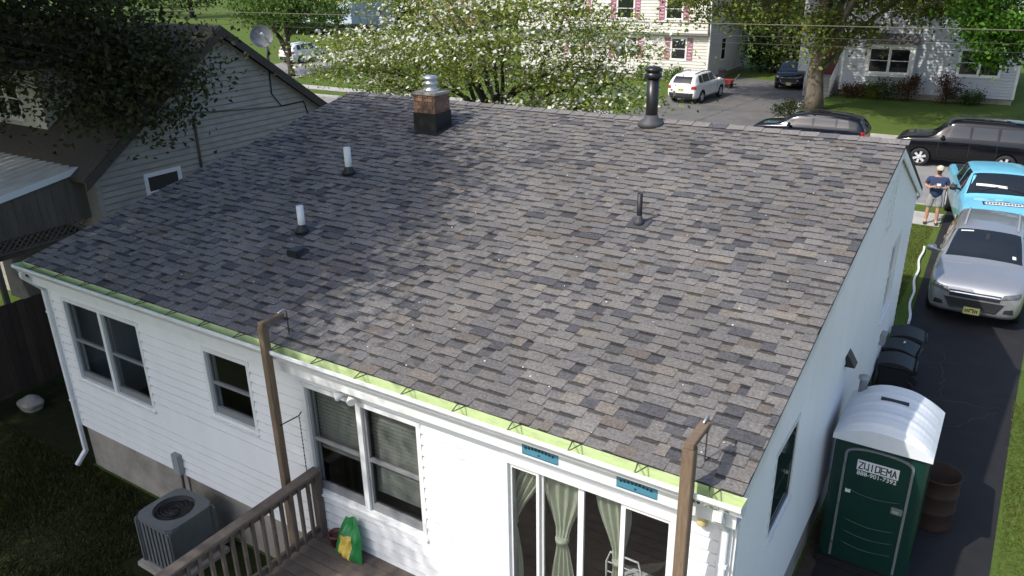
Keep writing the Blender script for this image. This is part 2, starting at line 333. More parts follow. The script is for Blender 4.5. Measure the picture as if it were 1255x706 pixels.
def shingle_mesh(mb, a, b, s0, s1, up, c):
    t0 = .0145 if up else .005; t1 = .0024; j = rnd.uniform(-.006, .006) if up else .0
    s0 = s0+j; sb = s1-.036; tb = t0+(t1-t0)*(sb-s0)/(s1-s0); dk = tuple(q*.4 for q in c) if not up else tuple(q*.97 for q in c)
    sE = s1+.012
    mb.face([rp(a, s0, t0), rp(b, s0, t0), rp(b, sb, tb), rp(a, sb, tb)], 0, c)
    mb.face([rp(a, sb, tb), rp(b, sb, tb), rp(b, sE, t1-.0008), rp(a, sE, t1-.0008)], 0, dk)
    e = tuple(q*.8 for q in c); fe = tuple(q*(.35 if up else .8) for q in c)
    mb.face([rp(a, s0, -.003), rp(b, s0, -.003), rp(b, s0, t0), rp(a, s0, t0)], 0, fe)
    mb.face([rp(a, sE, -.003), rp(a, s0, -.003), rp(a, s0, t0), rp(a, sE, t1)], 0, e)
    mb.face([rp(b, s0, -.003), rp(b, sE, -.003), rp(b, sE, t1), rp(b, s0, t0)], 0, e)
def area(pc):
    a, b, s0, s1 = pc[:4]; c = np.array(rp((a+b)/2, (s0+s1)/2))-CAM; dz = c@FW; px = c@RT/dz*FPX
    return 0 if px > 300 and c@UP/dz*FPX < -345 else (b-a)*(s1-s0)/(dz*dz)
pieces.sort(key=area, reverse=True)
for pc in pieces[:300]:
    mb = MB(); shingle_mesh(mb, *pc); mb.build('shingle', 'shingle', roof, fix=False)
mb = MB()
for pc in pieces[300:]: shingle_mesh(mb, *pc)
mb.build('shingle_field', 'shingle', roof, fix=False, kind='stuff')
mb = MB(); nrm = Vector((0, FS, 1)).normalized()*.006
for x0 in (0.0, LX/2+.001):
    mb.face([(x0, RY, RZ+.004), (x0+LX/2, RY, RZ+.004), (x0+LX/2, FY, FZ+.004), (x0, FY, FZ+.004)], 0, (.16, .15, .145))
mb.build('front_shingles', 'shingle', roof)
x = 0.0; k = 0
while x < LX-.02:                                  # ridge caps, each its own piece, lapped
    c = rnd.choice(pal); c = tuple(q*1.25 for q in c); x1 = min(x+.27, LX+.015); mb = MB(); a = .145; zc = RZ+.03
    def rc(xx, lift):
        return [(xx, RY-a, RZ-a*SL+.009+lift), (xx, RY-.02, RZ+.016+lift), (xx, RY+.02, RZ+.015+lift), (xx, RY+a, RZ-a*FS+.012+lift)]
    p0, p1 = rc(x-.0, .004), rc(x1+.03, .014)
    for q in range(3): mb.face([p0[q], p0[q+1], p1[q+1], p1[q]], 0, c)
    mb.face(p1[::1]+[(x1+.03, RY+a, RZ-a*FS), (x1+.03, RY, RZ-.01), (x1+.03, RY-a, RZ-a*SL)], 0, (.03, .03, .03))
    for q in (0, 3): mb.face([p0[q], p1[q], (x1+.03, p1[q][1], p1[q][2]-.02), (x, p0[q][1], p0[q][2]-.02)], 0, (.03, .03, .03))
    mb.build('ridge_cap', 'shingle', roof); x = x1
mb = MB()
for k in range(170):                               # pale petals and grit blown onto the shingles
    x, s_, r_, a = rnd.uniform(.3, 10.2), rnd.uniform(.2, 6.8), rnd.uniform(.005, .012), rnd.uniform(0, 6)
    mb.face([rp(x+r_*math.cos(a+t), s_+r_*math.sin(a+t)*.8, .018+.004*(t > 2)) for t in (0, 1.6, 3.1, 4.7)])
tag(mb.build('fallen_petals', 'pvc', fix=False), 'pale fallen petals scattered over the shingles', 'petals', kind='stuff')
# rake boards, soffit, fascia
for x0, x1 in ((-.002, .02), (LX-.02, LX+.002)):
    mb = MB(); mb.prism([(.115, EZ-.04), (RY, RZ-.088), (FY-.01, FZ-.062), (FY-.01, FZ-.18), (RY, RZ-.21), (.115, EZ-.17)], x0, x1, axis='x'); mb.build('rake_board', 'white_trim', house)
MB().box(0.021, LX-.021, .09, .112, 3.22, 3.475).build('fascia', 'white_trim', house)
MB().box(0.021, LX-.021, .113, WY0-.001, 3.205, 3.222).build('soffit', 'white_trim', house)
MB().box(0.021, LX-.021, WY1+.001, FY-.04, 3.28, 3.3).build('soffit', 'white_trim', house)
# gutter: K profile with a lined trough
GX0, GX1 = -.03, LX+.045
outer = [(.088, 3.545), (.088, 3.425), (-.012, 3.425), (-.026, 3.455), (-.06, 3.49), (-.078, 3.515), (-.078, 3.55), (-.062, 3.552)]
inner = [(.084, 3.544), (.084, 3.43), (-.010, 3.43), (-.022, 3.458), (-.056, 3.493), (-.073, 3.518), (-.073, 3.545), (-.062, 3.547)]
mb = MB()
for pr, mi in ((outer, 0), (inner, 1)):
    for (a, b), (c, d) in zip(pr, pr[1:]): mb.face([(GX0, a, b), (GX1, a, b), (GX1, c, d), (GX0, c, d)], mi)
for xx in (GX0, GX1):
    mb.face([(xx, a, b) for a, b in outer], 0); s_ = .003 if xx == GX0 else -.003; mb.face([(xx+s_, a, b) for a, b in inner], 1)
gutter = mb.build('gutter', ['gutter_white', 'gutter_in'], house, fix=False)
for k in range(17):
    xx = .35+k*.61; mb = MB()
    mb.tube([(xx, .08, 3.549), (xx+.035, -.068, 3.547)], .006, 6); mb.tube([(xx+.085, .08, 3.549), (xx+.035, -.068, 3.547)], .006, 6); mb.build('gutter_hanger', 'hanger', gutter)
# leaf litter lies at the right end of the trough
mb = MB()
for k in range(60):
    x, y = rnd.uniform(9.95, 10.3), rnd.uniform(-.04, .03); a = rnd.uniform(0, 6.3); r_ = rnd.uniform(.008, .02); z = 3.44+rnd.uniform(0, .03)
    mb.face([(x+r_*math.cos(a+t), y+r_*math.sin(a+t)*.6, z+rnd.uniform(-.008, .008)) for t in (0, 1.5, 3.1, 4.7)])
M['litter'] = mat('litter', (.05, .1, .02), .8, .4, 40); tag(mb.build('leaf_litter', 'litter', fix=False), 'dark green leaf litter lying in the gutter end', 'leaves', kind='stuff')
# two blue manufacturer labels on the fascia
for (x0, x1, pz) in ((640, 684, 567), (755, 805, 610)):
    a, b = yp(x0, pz-6, .087), yp(x1, pz+6, .087); mb = MB(); zc = 3.30; mb.box(a[0], b[0], .084, .0898, zc-.055, zc+.055)
    lb = mb.build('fascia_label', 'blue_label', house); pr = MB(); W_ = b[0]-a[0]
    for t in range(9): pr.box(a[0]+.03+t*(W_-.06)/9, a[0]+.03+(t+.62)*(W_-.06)/9, .0825, .0838, zc+.005+.012*math.sin(t*.4), zc+.03+.012*math.sin(t*.4))
    pr.box(a[0]+W_*.45, a[0]+W_*.5, .0825, .0838, zc-.03, zc-.012)
    for zz in (zc-.05, zc+.046): pr.box(a[0]+.006, b[0]-.006, .0825, .0838, zz, zz+.004)
    pr.build('print', 'dark_print', lb, kind='stuff')
def downspout(x, zt, kick):
    mb = MB(); y0 = WY0-.075
    def seg(p, q, w_=.075, d_=.055):
        p, q = Vector(p), Vector(q); d = (q-p).normalized(); sx = Vector((w_/2, 0, 0)); sy = d.cross(Vector((1, 0, 0))).normalized()*d_/2
        mb.hexa([p-sx-sy, p+sx-sy, p+sx+sy, p-sx+sy, q-sx-sy, q+sx-sy, q+sx+sy, q-sx+sy])
    seg((x, .0, 3.42), (x, .0, 3.34)); seg((x, .0, 3.345), (x, y0+.03, 3.08)); seg((x, y0+.028, 3.1), (x, y0+.028, zt)); seg((x, y0+.03, zt+.02), (x, y0-kick, zt-.16))
    o = mb.build('downspout', 'gutter_white', house, bevel=.006)
    for zz in (2.7, 1.2): MB().box(x-.05, x+.05, y0-.004, WY0-.026, zz, zz+.03).build('strap', 'gutter_white', o)
downspout(.04, .28, .16); downspout(10.22, .4, .12)
# windows ----------------------------------------------------------------
def window(fr, rect, parent, units=1, blind=None, glass='glass', grey=True, casing=.055, sash_split=.5, real=True, sash_m=None):
    u0_, u1_, v0_, v1_ = rect; mb = MB(); c = casing
    for a, b, p, q in ((u0_-c, u1_+c, v1_, v1_+c), (u0_-c, u1_+c, v0_-c, v0_), (u0_-c, u0_, v0_, v1_), (u1_, u1_+c, v0_, v1_)): fr.box(mb, a, b, p, q, .0, .03)
    wdt = (u1_-u0_)/units
    for k in range(1, units): fr.box(mb, u0_+k*wdt-.035, u0_+k*wdt+.035, v0_, v1_, -.06 if real else .002, .024)
    w_ = mb.build('window', 'white_trim', parent)
    mb = MB(); fr.box(mb, u0_-c-.01, u1_+c+.01, v0_-c-.012, v0_-c+.012, .005, .055); mb.build('sill', 'white_trim', w_)
    for k in range(units):
        a = u0_+k*wdt+(.036 if k else .0); b = u0_+(k+1)*wdt-(.036 if k < units-1 else .0); vm = v0_+(v1_-v0_)*sash_split
        n0 = -.05 if real else .003; st = .038
        mb = MB()
        for (p, q, r_, t, n) in ((a, a+st, v0_, v1_, n0), (b-st, b, v0_, v1_, n0), (a+st, b-st, v1_-st, v1_, n0), (a+st, b-st, v0_, v0_+st*(2.6 if grey else 1.2), n0), (a+st, b-st, vm-.02, vm+.02, n0)):
            fr.box(mb, p, q, r_, t, n, n+(.04 if real else .016))
        mb.build('sash', sash_m or ('screen_frame' if grey else 'white_trim'), w_)
        for lo, hi, dn in ((v0_+st*(2.6 if grey else 1.2), vm-.02, .0), (vm+.02, v1_-st, .006)):
            mb = MB(); fr.box(mb, a+st, b-st, lo, hi, n0+.008+dn, n0+.012+dn); mb.build('pane', glass, w_)
        if blind is not None and blind[k]:
            mb = MB(); z = v1_-.05
            while z > v1_-(v1_-v0_)*blind[k]:
                mb.hexa([fr.P(a+.02, z-.016, -.11), fr.P(b-.02, z-.016, -.11), fr.P(b-.02, z+.016, -.125), fr.P(a+.02, z+.016, -.125), fr.P(a+.02, z-.013, -.11), fr.P(b-.02, z-.013, -.11), fr.P(b-.02, z+.018, -.125), fr.P(a+.02, z+.018, -.125)]); z -= .05
            mb.build('blind', 'blind', w_)
    return w_
window(rear, W1, house, 2); window(rear, W2, house, 1); window(rear, W3, house, 2, blind=(.62, .86))
window(side, S1, house, 1, grey=True, casing=.035, real=False, glass='glass_dark', sash_m='black_metal'); window(side, S2, house, 1, grey=False)
mb = MB(); a, b, c, d = GV
for p, q, r_, t in ((a-.05, b+.05, d, d+.05), (a-.05, b+.05, c-.05, c), (a-.05, a, c, d), (b, b+.05, c, d)): side.box(mb, p, q, r_, t, 0, .035)
gv = mb.build('gable_vent', 'white_trim', house)
for k in range(9):
    z = c+.01+k*(d-c)/9; mb = MB(); mb.hexa([side.P(a, z, .002), side.P(b, z, .002), side.P(b, z-.0, .03), side.P(a, z-.0, .03), side.P(a, z+.06, .002), side.P(b, z+.06, .002), side.P(b, z+.062, .006), side.P(a, z+.062, .006)]); mb.build('louver', 'white_trim', gv)
# sliding door ----------------------------------------------------------
mb = MB(); a, b, c, d = SLD
for p, q, r_, t in ((a-.07, b+.07, d, d+.07), (a-.07, a, c, d), (b, b+.07, c, d)): rear.box(mb, p, q, r_, t, -.08, .035)
rear.box(mb, a-.07, b+.07, c-.05, c, -.08, .05); door = mb.build('sliding_door', 'white_trim', house)
fx = [a+(b-a)*f for f in (0, .2, .46, .72, 1)]
for k, (p, q) in enumerate(zip(fx, fx[1:])):
    mb = MB(); e = .03; n0 = -.03 if k in (0, 3) else -.065
    for g in ((p, p+e, c, d), (q-e, q, c, d), (p+e, q-e, d-.06, d), (p+e, q-e, c, c+.09)): rear.box(mb, *g, n0, n0+.03)
    pn = mb.build('door_panel', 'white_trim', door); mb = MB(); rear.box(mb, p+e, q-e, c+.09, d-.06, n0+.013, n0+.017); mb.build('pane', 'glass', pn)
mb = MB(); rear.box(mb, b-.025, b-.005, 1.9, 2.1, .036, .06); mb.build('handle', 'black_metal', door)
# tied curtains behind the door
def curtain(xc, wt, wm, label, x_top=None):
    n, mz = 40, 26; mb = MB(); z0, z1, zk = 1.0, 2.92, 2.15; P = []; xt = xc if x_top is None else x_top
    for j in range(mz+1):
        z = z1-(z1-z0)*j/mz; g = min(abs(z-zk)/.6, 1); g = g*g*(3-2*g); ww = wm+(wt-wm)*(g if z > zk else g*.5); cx = xc+(xt-xc)*(max(0, z-zk)/(z1-zk))**1.3
        P.append([(cx+(i/n-.5)*ww, WY0+.13+.028*math.sin(i/n*26+.3*j*.2)*(.4+.6*g)-(.02 if abs(z-zk) < .05 else 0), z) for i in range(n+1)])
    for j in range(mz):
        for i in range(n): mb.face([P[j][i], P[j][i+1], P[j+1][i+1], P[j+1][i]], 0, None, True)
    o = mb.build('curtain', 'curtain', None, fix=False); tag(o, label, 'curtain', None)
    mb = MB(); mb.lathe((xc, WY0+.13, zk), [(wm*.52, -.03), (wm*.56, 0), (wm*.52, .03)], 14); mb.build('tie_band', 'curtain', o)
curtain(8.62, .42, .13, 'pale green curtain tied at the waist, hanging full behind the sliding door')
curtain(9.22, .34, .11, 'narrower pale green tied curtain nearest the wooden post behind the sliding door', 9.12)
curtain(8.05, .3, .1, 'half drawn pale green curtain swept aside at the sliding door frame', 8.33)
# a wire-backed chair just inside the door (its rails show through the panes)
ch = thing('chair', 'white wire backed chair standing inside behind the sliding door', 'chair', (9.12, .95, .955))
mb = MB(); mb.tube([(8.93, .8, .96), (8.93, .78, 1.75), (8.97, .78, 1.88), (9.27, .78, 1.88), (9.31, .78, 1.75), (9.31, .8, .96)], .011, 6); 
for z in (1.5, 1.62, 1.74): mb.tube([(8.93, .785, z), (9.31, .785, z)], .007, 6)
mb.build('back_frame', 'white_trim', ch); MB().box(8.93, 9.31, .8, 1.18, 1.39, 1.42).build('seat', 'white_trim', ch, bevel=.008)
for x in (8.95, 9.29): MB().tube([(x, 1.15, .96), (x, 1.15, 1.39)], .012, 6).build('leg', 'white_trim', ch)
# chimney ----------------------------------------------------------------
cx0, cx1, cy0, cy1, ct = 2.79, 3.25, 5.6, 6.02, 5.36
mb = MB(); mb.box(cx0+.012, cx1-.012, cy0+.012, cy1-.012, 4.5, ct-.02); chim = mb.build('chimney', 'mortar', house)
fz = 5.03
mb = MB(); mb.prism([(cy0-.012, roof_z(cy0)-.03), (cy1+.012, roof_z(cy1)-.03), (cy1+.012, fz+.02), (cy0-.012, fz)], cx0-.012, cx1+.012, axis='x'); mb.build('flashing', 'tar', chim)
mb = MB(); mb.face([rp(cx0-.12, 5.6/CE-.12, .019), rp(cx1+.12, 5.6/CE-.12, .019), rp(cx1+.12, 6.02/CE+.1, .019), rp(cx0-.12, 6.02/CE+.1, .019)]); mb.build('flashing_apron', 'tar', chim)
z = fz+.0; k = 0; bh, bl = .056, .2
while z < ct-.04:
    for (fixed, lo, hi, ax) in ((cy0, cx0, cx1, 'y'), (cx1, cy0, cy1, 'x'), (cx0, cy0, cy1, 'x'), (cy1, cx0, cx1, 'y')):
        u = lo-(0 if k % 2 else .1)
        while u < hi-.02:
            p, q = max(u, lo), min(u+bl, hi); j = rnd.uniform(-.003, .004); mb = MB()
            if q-p > .03:
                sgn = -1 if fixed in (cy0, cx0) else 1; f0, f1 = sorted((fixed-sgn*.05, fixed+sgn*j))
                if ax == 'y': mb.box(p+.004, q-.004, f0, f1, z+.004, z+bh)
                else: mb.box(f0, f1, p+.008+.05*(p == lo), q-.008-.05*(q == hi), z+.004, z+bh)
                mb.build('brick', 'brick', chim)
            u += bl+.008
    z += bh+.009; k += 1
mb = MB(); mb.box(cx0-.02, cx1+.02, cy0-.02, cy1+.02, ct-.03, ct+.02); mb.build('crown', 'concrete', chim, bevel=.01)
mb = MB(); mb.lathe(((cx0+cx1)/2, (cy0+cy1)/2, ct+.02), [(.14, 0), (.14, .03), (.1, .05), (.1, .1), (.125, .11), (.125, .15), (.105, .155), (.105, .19), (.13, .2), (.13, .235), (.07, .26), (0, .265)], 20); mb.build('chimney_cap', 'galv', chim)
# roof penetrations -------------------------------------------------------
def boot(x, y, r_, parent, m='black_plastic'):
    s_ = y/CE; mb = MB(); a = .13
    for q in (.018, ): mb.face([rp(x-a, s_-a, q), rp(x+a, s_-a, q), rp(x+a, s_+a, q), rp(x-a, s_+a, q)])
    mb.lathe((x, y, roof_z(y)), [(r_*2.2, .01), (r_*1.6, .05), (r_*1.1, .1), (r_*1.02, .12)], 16); mb.build('boot', m, parent)
for (x, y, h_, r_, m) in ((2.855, 3.834, .42, .055, 'pvc'), (3.571, 2.108, .38, .05, 'pvc'), (7.847, 3.729, .40, .034, 'black_plastic')):
    zz = roof_z(y); o = MB().lathe((x, y, zz-.05), [(r_, 0), (r_, h_+.05), (r_*.82, h_+.05), (r_*.82, h_-.1), (0, h_-.1)], 18).build('vent_pipe', m, house); boot(x, y, r_, o, 'black_plastic' if m == 'pvc' else 'boot_grey')
x, y = 6.664, 6.79; zz = roof_z(y); fl = MB().lathe((x, y, zz-.1), [(.095, 0), (.095, .82)], 22).build('flue_pipe', 'black_metal', house)
MB().lathe((x, y, zz), [(.12, .72), (.13, .74), (.13, .79), (.105, .8), (.105, .82), (.135, .825), (.135, .86), (.09, .89), (0, .895)], 22).build('rain_cap', 'black_metal', fl)
MB().lathe((x, y, zz), [(.22, -.03), (.2, .04), (.12, .09), (.1, .15)], 22).build('boot', 'boot_grey', fl)
x, y = 3.968, 1.627; mb = MB(); s_ = y/CE
mb.hexa([rp(x-.12, s_-.1, .0), rp(x+.12, s_-.1, .0), rp(x+.12, s_+.14, .0), rp(x-.12, s_+.14, .0), rp(x-.1, s_-.09, .1), rp(x+.1, s_-.09, .1), rp(x+.08, s_+.1, .075), rp(x-.08, s_+.1, .075)]); mb.build('roof_vent', 'black_plastic', house, bevel=.015)
# small wall things -------------------------------------------------------
mb = MB(); side.box(mb, 4.85, 5.02, 2.55, 2.57, 0.02, .04); side.box(mb, 4.85, 5.03, 2.5, 2.53, .0, .02)
mb.hexa([side.P(4.84, 2.48, .015), side.P(5.06, 2.48, .015), side.P(5.05, 2.48, .15), side.P(4.85, 2.48, .15), side.P(4.84, 2.68, .015), side.P(5.06, 2.68, .015), side.P(5.04, 2.62, .07), side.P(4.86, 2.62, .07)]); mb.build('dryer_vent', 'black_plastic', house)
mb = MB(); side.box(mb, 8.5, 8.72, 1.22, 1.42, .015, .11); mb.build('meter_box', 'alu_grey', house, bevel=.01)
eb = MB().box(2.5, 2.66, WY0-.1, WY0-.017, .80, 1.12).build('disconnect_box', 'alu_grey', house, bevel=.012)
MB().box(2.5, 2.64, WY0+.005, WY0+.028, .2, .8).build('line_cover', 'concrete', eb)
MB().tube([(2.62, WY0-.06, .82), (2.66, WY0-.09, .6), (2.85, WY0-.14, .5), (3.05, WY0-.2, .32)], .02, 8).build('whip_cable', 'black_plastic', eb)
fl = MB().lathe((6.09, .255, 3.14), [(.06, 0), (.06, .05), (.03, .065)], 14).build('floodlight', 'white_trim', house)
for s_ in (-1, 1):
    c = Vector((6.09+s_*.02, .23, 3.12)); d = Vector((s_*.7, -.6, -.25)).normalized(); MB().tube([c, c+d*.05, c+d*.06, c+d*.12, c+d*.135], [.012, .015, .035, .055, .05], 12).build('lamp_head', 'white_trim', fl)
M['amber'] = mat('amber', (.6, .5, .25), .4); fl = MB().lathe((10.03, .23, 3.06), [(.02, .1), (.035, .085), (.05, .0), (.048, -.005), (.0, -.006)], 14).build('porch_lamp', 'amber', house)
MB().tube([(10.03, .23, 3.16), (10.03, .275, 3.18)], .018, 8).build('lamp_base', 'white_trim', fl)
# unseen street-side wing, guessed and sized to cast the shadow on the lawn
wing = MB(); wing.box(4.2, 9.4, WY1+.002, 12.3, .0, 3.36); wing.build('shadow_wing', 'white_siding', house)
wing = MB(); wing.prism([(WY1+.3, 3.3), (12.75, 3.3), (12.75, 3.42), (WY1+.3, 3.9)], 3.9, 9.65, axis='x'); wing.build('shadow_wing_roof', 'deck_felt', house)
# ================================================================== DECK
DZ = .957; deck = thing('deck', 'weathered grey wooden deck with railing at the back of the house', 'deck', (8, -1.5, 0))
y = WY0-.022; k = 0
while y > -3.6:
    MB().box(5.33, 10.75, y-.138, y, DZ-.03, DZ).build('floor_board', 'wood_grey', deck); y -= .145
for xx in (5.38, 8, 10.68): MB().box(xx, xx+.05, -3.6, WY0-.03, DZ-.2, DZ-.031).build('joist', 'wood_grey', deck)
MB().box(5.33, 10.75, -3.66, -3.62, DZ-.22, DZ+.0).build('rim_joist', 'wood_grey', deck)
for xx in (5.41, 10.6):
    for yy in (-.4, -3.4): MB().box(xx, xx+.09, yy, yy+.09, -.05, DZ-.21).build('support_post', 'wood_grey', deck)
mb = MB(); mb.hexa([(5.34, -3.6, DZ+.91), (5.48, -3.6, DZ+.91), (5.48, WY0-.03, DZ+.91), (5.34, WY0-.03, DZ+.91), (5.34, -3.6, DZ+.948), (5.48, -3.6, DZ+.948), (5.48, WY0-.03, DZ+.948), (5.34, WY0-.03, DZ+.948)])
mb.build('rail_cap', 'wood_grey', deck, bevel=.006)
MB().box(5.39, 5.43, -3.6, WY0-.12, DZ+.82, DZ+.909).build('top_rail', 'wood_grey', deck); MB().box(5.39, 5.43, -3.6, WY0-.12, DZ+.09, DZ+.17).build('bottom_rail', 'wood_grey', deck)
MB().box(5.365, 5.455, WY0-.118, WY0-.03, DZ+.001, DZ+.909).build('end_post', 'wood_grey', deck)
y = WY0-.24
while y > -3.5: MB().box(5.431, 5.467, y-.018, y+.018, DZ+.1, DZ+.9).build('baluster', 'wood_grey', deck); y -= .135
M['chain'] = mat('chain', (.03, .03, .03), .5, metal=.5)
for (px_, py_, ztop, wid, arm) in ((5.235, -.08, 3.84, .085, .28), (9.985, -.1, 3.97, .095, .34)):
    po = MB().box(px_-wid/2, px_+wid/2, py_-wid/2, py_+wid/2, -.05, ztop).build('tall_post', 'wood_brown', deck, bevel=.006)
    MB().box(px_-wid/2+.008, px_+wid/2-.008, py_-wid/2+.01, py_+arm, ztop+.002, ztop+.05).build('top_arm', 'wood_brown', po, bevel=.004)
    hk = MB().tube([(px_, py_+arm-.06, ztop+.06), (px_, py_+arm, ztop+.075), (px_, py_+arm+.05, ztop+.07), (px_, py_+arm+.06, ztop+.03)], .009, 8).build('hook', 'galv', po)
    mb = MB(); z = ztop+.04; k = 0
    ln = .42 if px_ > 9 else .35
    while z > ztop-ln:
        c = Vector((px_, py_+arm+.06, z)); a = Vector((.007, 0, 0)) if k % 2 else Vector((0, .007, 0))
        mb.tube([c+Vector((0, 0, .012)), c+a, c-Vector((0, 0, .012)), c-a, c+Vector((0, 0, .012))], .0035, 5, caps=False); z -= .02; k += 1
    mb.build('chain', 'chain', po)
    if px_ < 9:
        mb = MB(); mb.tube([(px_+.04, py_, 2.62), (px_+.12, py_+.22, 2.66), (px_+.13, py_+.25, 2.7)], .008, 6); z = 2.64
        while z > 1.75:
            c = Vector((px_+.12, py_+.22, z)); mb.tube([c, c-Vector((0, 0, .04))], [.008, .004], 5); z -= .05
        mb.build('side_hook_chain', 'chain', po)
# ================================================================== VEHICLES (front towards local -y, origin on the ground under the nose)
M['tyre'] = mat('tyre', (.018, .018, .018), .85, .15, 20); M['rim'] = mat('rim', (.62, .62, .64), .35, .05, 10, metal=.25)
M['car_glass'] = mat('car_glass', (.012, .015, .018), .04, .1, 3, spec=.8); M['car_trim'] = mat('car_trim', (.02, .02, .021), .6, .1, 10); M['chrome'] = mat('chrome', (.7, .7, .72), .15, .03, 5, metal=1)
M['lamp_clear'] = mat('lamp_clear', (.09, .095, .1), .1, .6, 18, coat=1); M['lamp_red'] = mat('lamp_red', (.45, .01, .012), .15, .1, 10, coat=1)
M['plate'] = mat('plate', (.62, .58, .2), .5, .05, 5); M['well'] = mat('well', (.008, .008, .008), .9)
M['toilet_roof'] = mat('toilet_roof', (.72, .74, .76), .45, .04, 4, stain=(.5, .5, .48, .4), sscale=4)
def paint(name, c, metal=.0, rough=.35, spec=.5, coat=1): M[name] = mat(name, c, rough, .03, 3, metal=metal, coat=coat, spec=spec, stain=(c[0]*.85+.004, c[1]*.85+.004, c[2]*.85+.003, .3), sscale=2)
paint('paint_silver', (.36, .37, .385), .5, .34); paint('paint_blue', (.17, .52, .7)); paint('paint_black', (.005, .005, .007), 0, .12, .3, .4); paint('paint_navy', (.007, .008, .015), 0, .12, .3, .4); paint('paint_white', (.78, .78, .78))
def interp(tab, s_):
    for a, b in zip(tab, tab[1:]):
        if s_ <= b[0]:
            t = (s_-a[0])/(b[0]-a[0]) if b[0] > a[0] else 0; return [p+(q-p)*t for p, q in zip(a[1:], b[1:])]
    return list(tab[-1][1:])
def car_body(tab, wheels, wr, W, name, mtl, parent):
    """tab rows: (s, z_bottom, z_belt, z_top, half_width); returns (object, BVH)"""
    ss = sorted({round(r[0], 3) for r in tab} | {round(a[0]+(b[0]-a[0])*k/3, 3) for a, b in zip(tab, tab[1:]) for k in (1, 2) if b[0]-a[0] > .2})
    rows = []
    for s_ in ss:
        zb, zl, zt, w_ = interp(tab, s_); hgt = zt-zl; cab = max(0, min(1, (hgt-.1)/.4)); wr_ = w_*(.90-.17*cab); zre = zl+hgt*(.5+.36*cab)
        half = [(0, zb), (w_*.82, zb), (w_*.97, zb+.07), (w_*1.0, zb+(zl-zb)*.42), (w_*.985, zl-.09), (w_*.95, zl-.005)]
        for k in (.33, .67): half.append((w_*.93+(wr_-w_*.93)*k, zl+(zre-zl)*k))
        half += [(wr_, zre), (wr_*.88, zre+(zt-zre)*.62), (wr_*.5, zt-.012), (0, zt)]
        rows.append([(x, s_, z) for x, z in half]+[(-x, s_, z) for x, z in half[-2:0:-1]])
    n = len(rows[0]); v = [p for r_ in rows for p in r_]; f = []
    for k in range(len(rows)-1):
        for j in range(n): f.append((k*n+j, k*n+(j+1) % n, (k+1)*n+(j+1) % n, (k+1)*n+j))
    for k in (0, len(rows)-1):
        half = n//2; o = k*n
        for j in range(half):
            q = [o+j, o+j+1, o+(n-j-1) % n, o+(n-j) % n]; q = list(dict.fromkeys(q))
            if len(q) >= 3: f.append(tuple(q))
    me = bpy.data.meshes.new(name); me.from_pydata(v, [], f); me.materials.append(M[mtl]); me.materials.append(M['well'])
    bm = bmesh.new(); bm.from_mesh(me); bmesh.ops.recalc_face_normals(bm, faces=bm.faces); bm.to_mesh(me); bm.free()
    o = bpy.data.objects.new(name, me); COL.objects.link(o); md = o.modifiers.new('s', 'SUBSURF'); md.levels = 1; md.render_levels = 1
    dg = bpy.context.evaluated_depsgraph_get(); e = o.evaluated_get(dg); em = e.to_mesh(); bv = BVHTree.FromPolygons([q.co.copy() for q in em.vertices], [tuple(p.vertices) for p in em.polygons]); e.to_mesh_clear()
    cut = MB()
    for s_ in wheels:
        for sg in (-1, 1): cut.lathe((sg*(W/2-.30), s_, wr), [(wr+.055, -.001 if sg > 0 else -.8), (wr+.055, .8 if sg > 0 else .001)], 28, axis='x', mi=1)
    co = cut.build('cutter', [mtl, 'well']); b = o.modifiers.new('b', 'BOOLEAN'); b.operation = 'DIFFERENCE'; b.object = co; b.solver = 'EXACT'
    dg.update(); dg = bpy.context.evaluated_depsgraph_get(); e = o.evaluated_get(dg); nm = bpy.data.meshes.new_from_object(e)
    o.modifiers.clear(); o.data = nm; nm.polygons.foreach_set('use_smooth', [True]*len(nm.polygons)); nm.set_sharp_from_angle(angle=R(38))
    bpy.data.objects.remove(co); o.parent = parent
    return o, bv
def decal(bv, quad, mode, off=.008, nu=10, nv=6, flat=False):
    """quad of 4 points in a projection plane laid on the body: mode f front (x,z), r rear, t top (x,y), s+ / s- side (y,z)"""
    mb = MB(); P = []
    for j in range(nv+1):
        row = []
        for i in range(nu+1):
            a, b = i/nu, j/nv; q = [(quad[0][k]*(1-a)+quad[1][k]*a)*(1-b)+(quad[3][k]*(1-a)+quad[2][k]*a)*b for k in (0, 1)]
            if mode == 'f': o, d = Vector((q[0], -3, q[1])), Vector((0, 1, 0))
            elif mode == 'r': o, d = Vector((q[0], 12, q[1])), Vector((0, -1, 0))
            elif mode == 't': o, d = Vector((q[0], q[1], 5)), Vector((0, 0, -1))
            else: sg = 1 if mode == 's+' else -1; o, d = Vector((3*sg, q[0], q[1])), Vector((-sg, 0, 0))
            h_, nn, _, _ = bv.ray_cast(o, d)
            if h_ is None: h_ = o-d*0; nn = -d; row.append(None); continue
            if nn.dot(d) > 0: nn = -nn
            row.append(h_+nn*off-d*.0)
        P.append(row)
    for j in range(nv):
        for i in range(nu):
            q = [P[j][i], P[j][i+1], P[j+1][i+1], P[j+1][i]]
            if all(p is not None for p in q): mb.face(q, 0, None, True)
    # rim so that the piece has thickness
    ring = [P[0][i] for i in range(nu+1)]+[P[j][nu] for j in range(1, nv+1)]+[P[nv][i] for i in range(nu-1, -1, -1)]+[P[j][0] for j in range(nv-1, 0, -1)]
    ctr = [p for p in ring if p is not None]
    if len(ctr) == len(ring):
        dd = {'f': (0, 1, 0), 'r': (0, -1, 0), 't': (0, 0, -1), 's+': (-1, 0, 0), 's-': (1, 0, 0)}[mode]; dd = Vector(dd)*.02
        for a, b in zip(ring, ring[1:]+ring[:1]): mb.face([a, b, b+dd, a+dd])
    return mb
